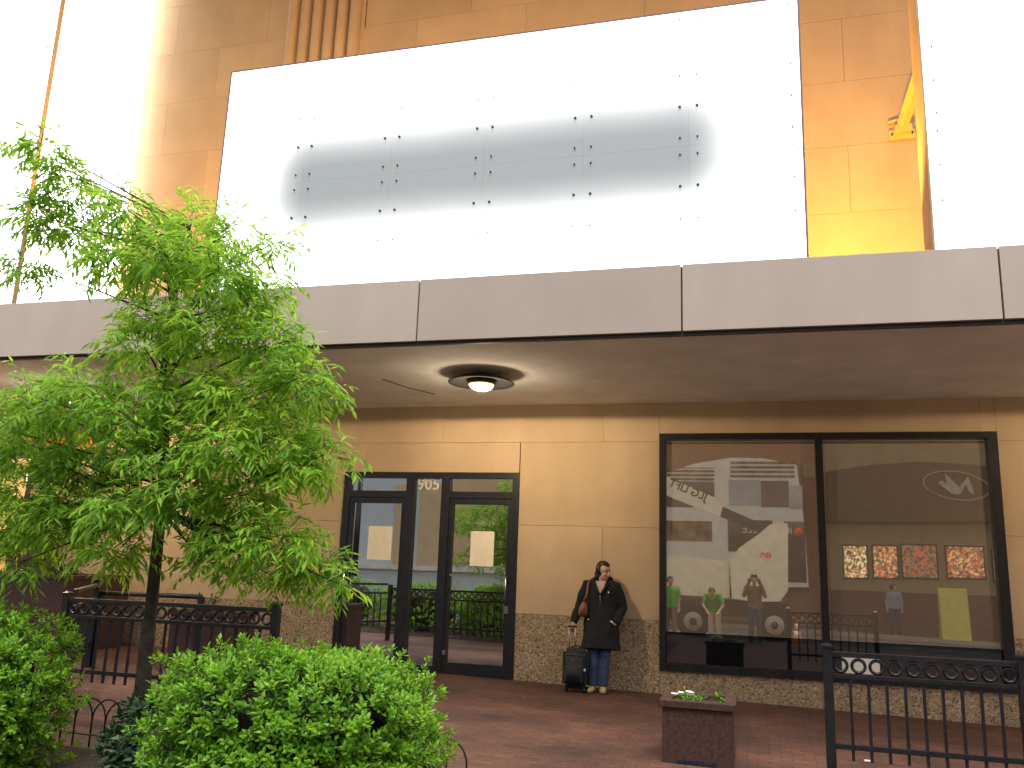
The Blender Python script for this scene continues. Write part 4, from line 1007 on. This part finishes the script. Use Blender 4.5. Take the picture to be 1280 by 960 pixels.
for wx in (866, 968):
    c0 = V(wx, 769, YL)
    whl = T('wheel', M['tyre'], lf, [(c0.x, YL-.5, zl+.5), (c0.x, YL-.46, zl+.5), (c0.x, YL-.14, zl+.5), (c0.x, YL-.1, zl+.5)], [.42, .5, .5, .42], 26)
    T('rim', M['rim_grey'], whl, [(c0.x, YL-.15, zl+.5), (c0.x, YL-.085, zl+.5)], [.29, .27], 20); T('hub', M['dark_steel'], whl, [(c0.x, YL-.09, zl+.5), (c0.x, YL-.04, zl+.5)], .11, 12)
# people by the lift and the photographer
def JS(**k):
    d = dict(head=(0, -.02, 1.60), neck=(0, .02, 1.47), shA=(-.19, .02, 1.40), shB=(.19, .02, 1.40), elA=(-.25, .03, 1.12), wrA=(-.24, -.06, .86), elB=(.25, .03, 1.12), wrB=(.24, -.06, .86),
             hipA=(-.09, .02, .92), hipB=(.09, .02, .92), knA=(-.10, 0, .49), knB=(.10, 0, .49), anA=(-.11, .03, .085), anB=(.11, .03, .085)); d.update(k); return d
SH = [([(0, .02, 1.46), (0, .02, 1.42), (0, .02, 1.36), (0, .02, 1.2), (0, .02, 1.02), (0, .02, .86)], [(.08, .07), (.15, .09), (.20, .12), (.195, .13), (.18, .125), (.19, .13)])]
def flip(J): return {k: ((-v[0], -v[1], v[2])) for k, v in J.items()}
def flipr(rg_): return [([(-a, -b, c) for a, b, c in p], r) for p, r in rg_]
toe = dict(toeA=(0, -.12, 0), toeB=(0, -.12, 0))
# photographer holding a phone up (turned to the building)
pz = G(0, -.4)
sc_ = (CAM_H-pz)
JP = JS(elA=(-.27, -.10, 1.18), wrA=(-.10, -.34, sc_-.06), elB=(.27, -.10, 1.18), wrB=(.10, -.34, sc_-.06), **toe)
person((0, -.42, pz), 'person in a brown jacket holding up a phone, mirrored in the shop window', flip(JP), dict(top=M['brown_cloth'], leg=M['jeans'], shoe=M['tyre']), head_yaw=R(180), voxel=.014, coat_rings=flipr(SH),
       hand_dirs=dict(A=(Vector((-.3, .1, .9)), Vector((-1, .2, 0)), Vector((0, 0, 1)), .5), B=(Vector((.3, .1, .9)), Vector((1, .2, 0)), Vector((0, 0, 1)), .5)))
ph = empty('phone', (0, -.05, CAM_H-.04), 'black phone held up by the person in the brown jacket', 'phone')
B('case', M['black_metal'], ph, -.078, .078, -.058, -.050, CAM_H-.038, CAM_H+.038, .002)
B('screen', M['dark_glass'], ph, -.070, .070, -.0605, -.0585, CAM_H-.034, CAM_H+.034)
# two workers in green
g1 = V(893, 760, -1.9); gz_ = G(g1.x, -1.9)-.16
JG = JS(head=(.05, -.42, 1.36), neck=(.04, -.28, 1.30), shA=(-.16, -.20, 1.28), shB=(.22, -.20, 1.28), elA=(-.26, -.34, 1.02), wrA=(-.14, -.52, .86), elB=(.30, -.34, 1.02), wrB=(.18, -.52, .86), **toe)
RG = [([(.03, -.24, 1.34), (.03, -.21, 1.29), (.03, -.14, 1.20), (.02, -.05, 1.08), (0, .01, .96), (0, .02, .84)], [(.08, .08), (.16, .12), (.23, .15), (.24, .16), (.22, .15), (.22, .15)])]
person((g1.x, -1.9, gz_), 'worker in a green shirt and khaki trousers bending beside the mirrored lift', flip(JG), dict(top=M['green_cloth'], leg=M['khaki'], shoe=M['tyre'], sleeve=-.8), head_yaw=R(190), head_pitch=R(25), voxel=.014, coat_rings=flipr(RG))
g2 = V(838, 750, -2.0); gz_ = G(g2.x, -2)-.16
person((g2.x, -2.0, gz_), 'worker in a green shirt standing upright beside the wheel of the lift', flip(JS(**toe)), dict(top=M['green_cloth'], leg=M['brown_cloth'], shoe=M['tyre'], sleeve=-.8), head_yaw=R(150), voxel=.014, coat_rings=flipr([(p, [(a*1.35, b*1.3) for a, b in r]) for p, r in SH]))
g3 = V(1118, 760, -10.6)
person((g3.x, -10.6, G(g3.x, -10.6)-.03), 'person in a pale blue shirt walking past the lit coloured windows', flip(JS(**toe)), dict(top=M['blue_cloth'], leg=M['jeans'], shoe=M['tyre']), head_yaw=R(100), voxel=.016, coat_rings=flipr(SH))
# cone, board, lamp post
cn = V(996, 790, -2.2); cz_ = G(cn.x, -2.2)-.16
tc_ = empty('traffic_cone', (cn.x, -2.2, cz_), 'orange and white traffic cone in the street, mirrored in the shop window', 'cone')
B('base', M['orange_plastic'], tc_, cn.x-.19, cn.x+.19, -2.39, -2.01, cz_, cz_+.04, .01)
for z0_, z1_, mt in ((.041, .30, 'orange_plastic'), (.301, .45, 'white_paint'), (.451, .56, 'orange_plastic'), (.561, .66, 'white_paint'), (.661, .74, 'orange_plastic')):
    T('band', M[mt], tc_, [(cn.x, -2.2, cz_+z0_), (cn.x, -2.2, cz_+z1_)], [.15-.16*z0_, .15-.16*z1_], 18)
yb0 = V(1190, 735, -9.6); yb1 = V(1190, 783, -9.6)
sbd = empty('sandwich_board', (yb0.x, -9.6, G(yb0.x, -9.6)-.034), 'plain yellow folding sandwich board on the far pavement, mirrored in the shop window', 'board')
zb = G(yb0.x, -9.6)-.034
for s in (-1, 1):
    bm = bmesh.new(); vs_ = box(bm, yb0.x-.45, yb0.x+.45, -.015, .015, zb, yb0.z)
    for v in bm.verts: v.co.y += -9.6+s*(.03+.22*(1-(v.co.z-zb)/(yb0.z-zb)))
    done('board', bm, M['yellow_board'], sbd)
T('hinge', M['dark_steel'], sbd, [(yb0.x-.4, -9.6, yb0.z+.005), (yb0.x+.4, -9.6, yb0.z+.005)], .016, 8)
lpx = V(462, 690, -1.6); lz = G(lpx.x, -.9)
lpst = empty('street_lamp', (lpx.x, -.6, lz), 'dark street lamp post with a flared foot, mirrored in the left entrance door', 'lamp post')
T('foot', M['black_metal'], lpst, [(lpx.x, -.6, lz), (lpx.x, -.6, lz+.10), (lpx.x, -.6, lz+.12), (lpx.x, -.6, lz+.75), (lpx.x, -.6, lz+.95), (lpx.x, -.6, lz+1.05)], [.25, .25, .21, .19, .16, .11], 16)
T('column', M['black_metal'], lpst, [(lpx.x, -.6, lz+1.051), (lpx.x, -.6, lz+4.2)], [.10, .075], 14)
T('lantern', M['white_paint'], lpst, [(lpx.x, -.6, lz+4.25), (lpx.x, -.6, lz+4.4), (lpx.x, -.6, lz+4.7), (lpx.x, -.6, lz+4.85)], [.10, .2, .2, .08], 16)
T('finial', M['black_metal'], lpst, [(lpx.x, -.6, lz+4.851), (lpx.x, -.6, lz+4.9), (lpx.x, -.6, lz+5.1)], [.15, .08, .01], 12)

# ------------------------------------------------------------------ fallen leaves and grit on the paving
random.seed(33)
lit = Leaves()
for k in range(260):
    x = random.uniform(-7.5, 3.5); y = random.choice((random.uniform(6.3, 11.7), random.gauss(11.6, .15), random.gauss(6.6, .25)))
    if y > 11.75: continue
    a = random.random()*6.28
    lit.add(Vector((x, y, G(x, y)+.006)), Vector((math.cos(a), math.sin(a), .05)), Vector((0, 0, 1)), random.uniform(.03, .07), random.uniform(.012, .022), random.random())
M['leaf_dry'] = leaf_material('dry_leaf', (.07, .045, .02), (.30, .21, .09), .8, .1)
lroot = empty('fallen_leaves', (-2, 9, G(-2, 9)))
ll = lit.build('fallen_leaves', M['leaf_dry'], lroot); C.objects.unlink(ll); C.objects.link(ll)
mw = ll.location+lroot.location; ll.parent = None; ll.location = mw; bpy.data.objects.remove(lroot)
ll.name = 'fallen_leaves'; tag(ll, 'small dry fallen leaves scattered over the brick paving', 'leaves', kind='stuff')
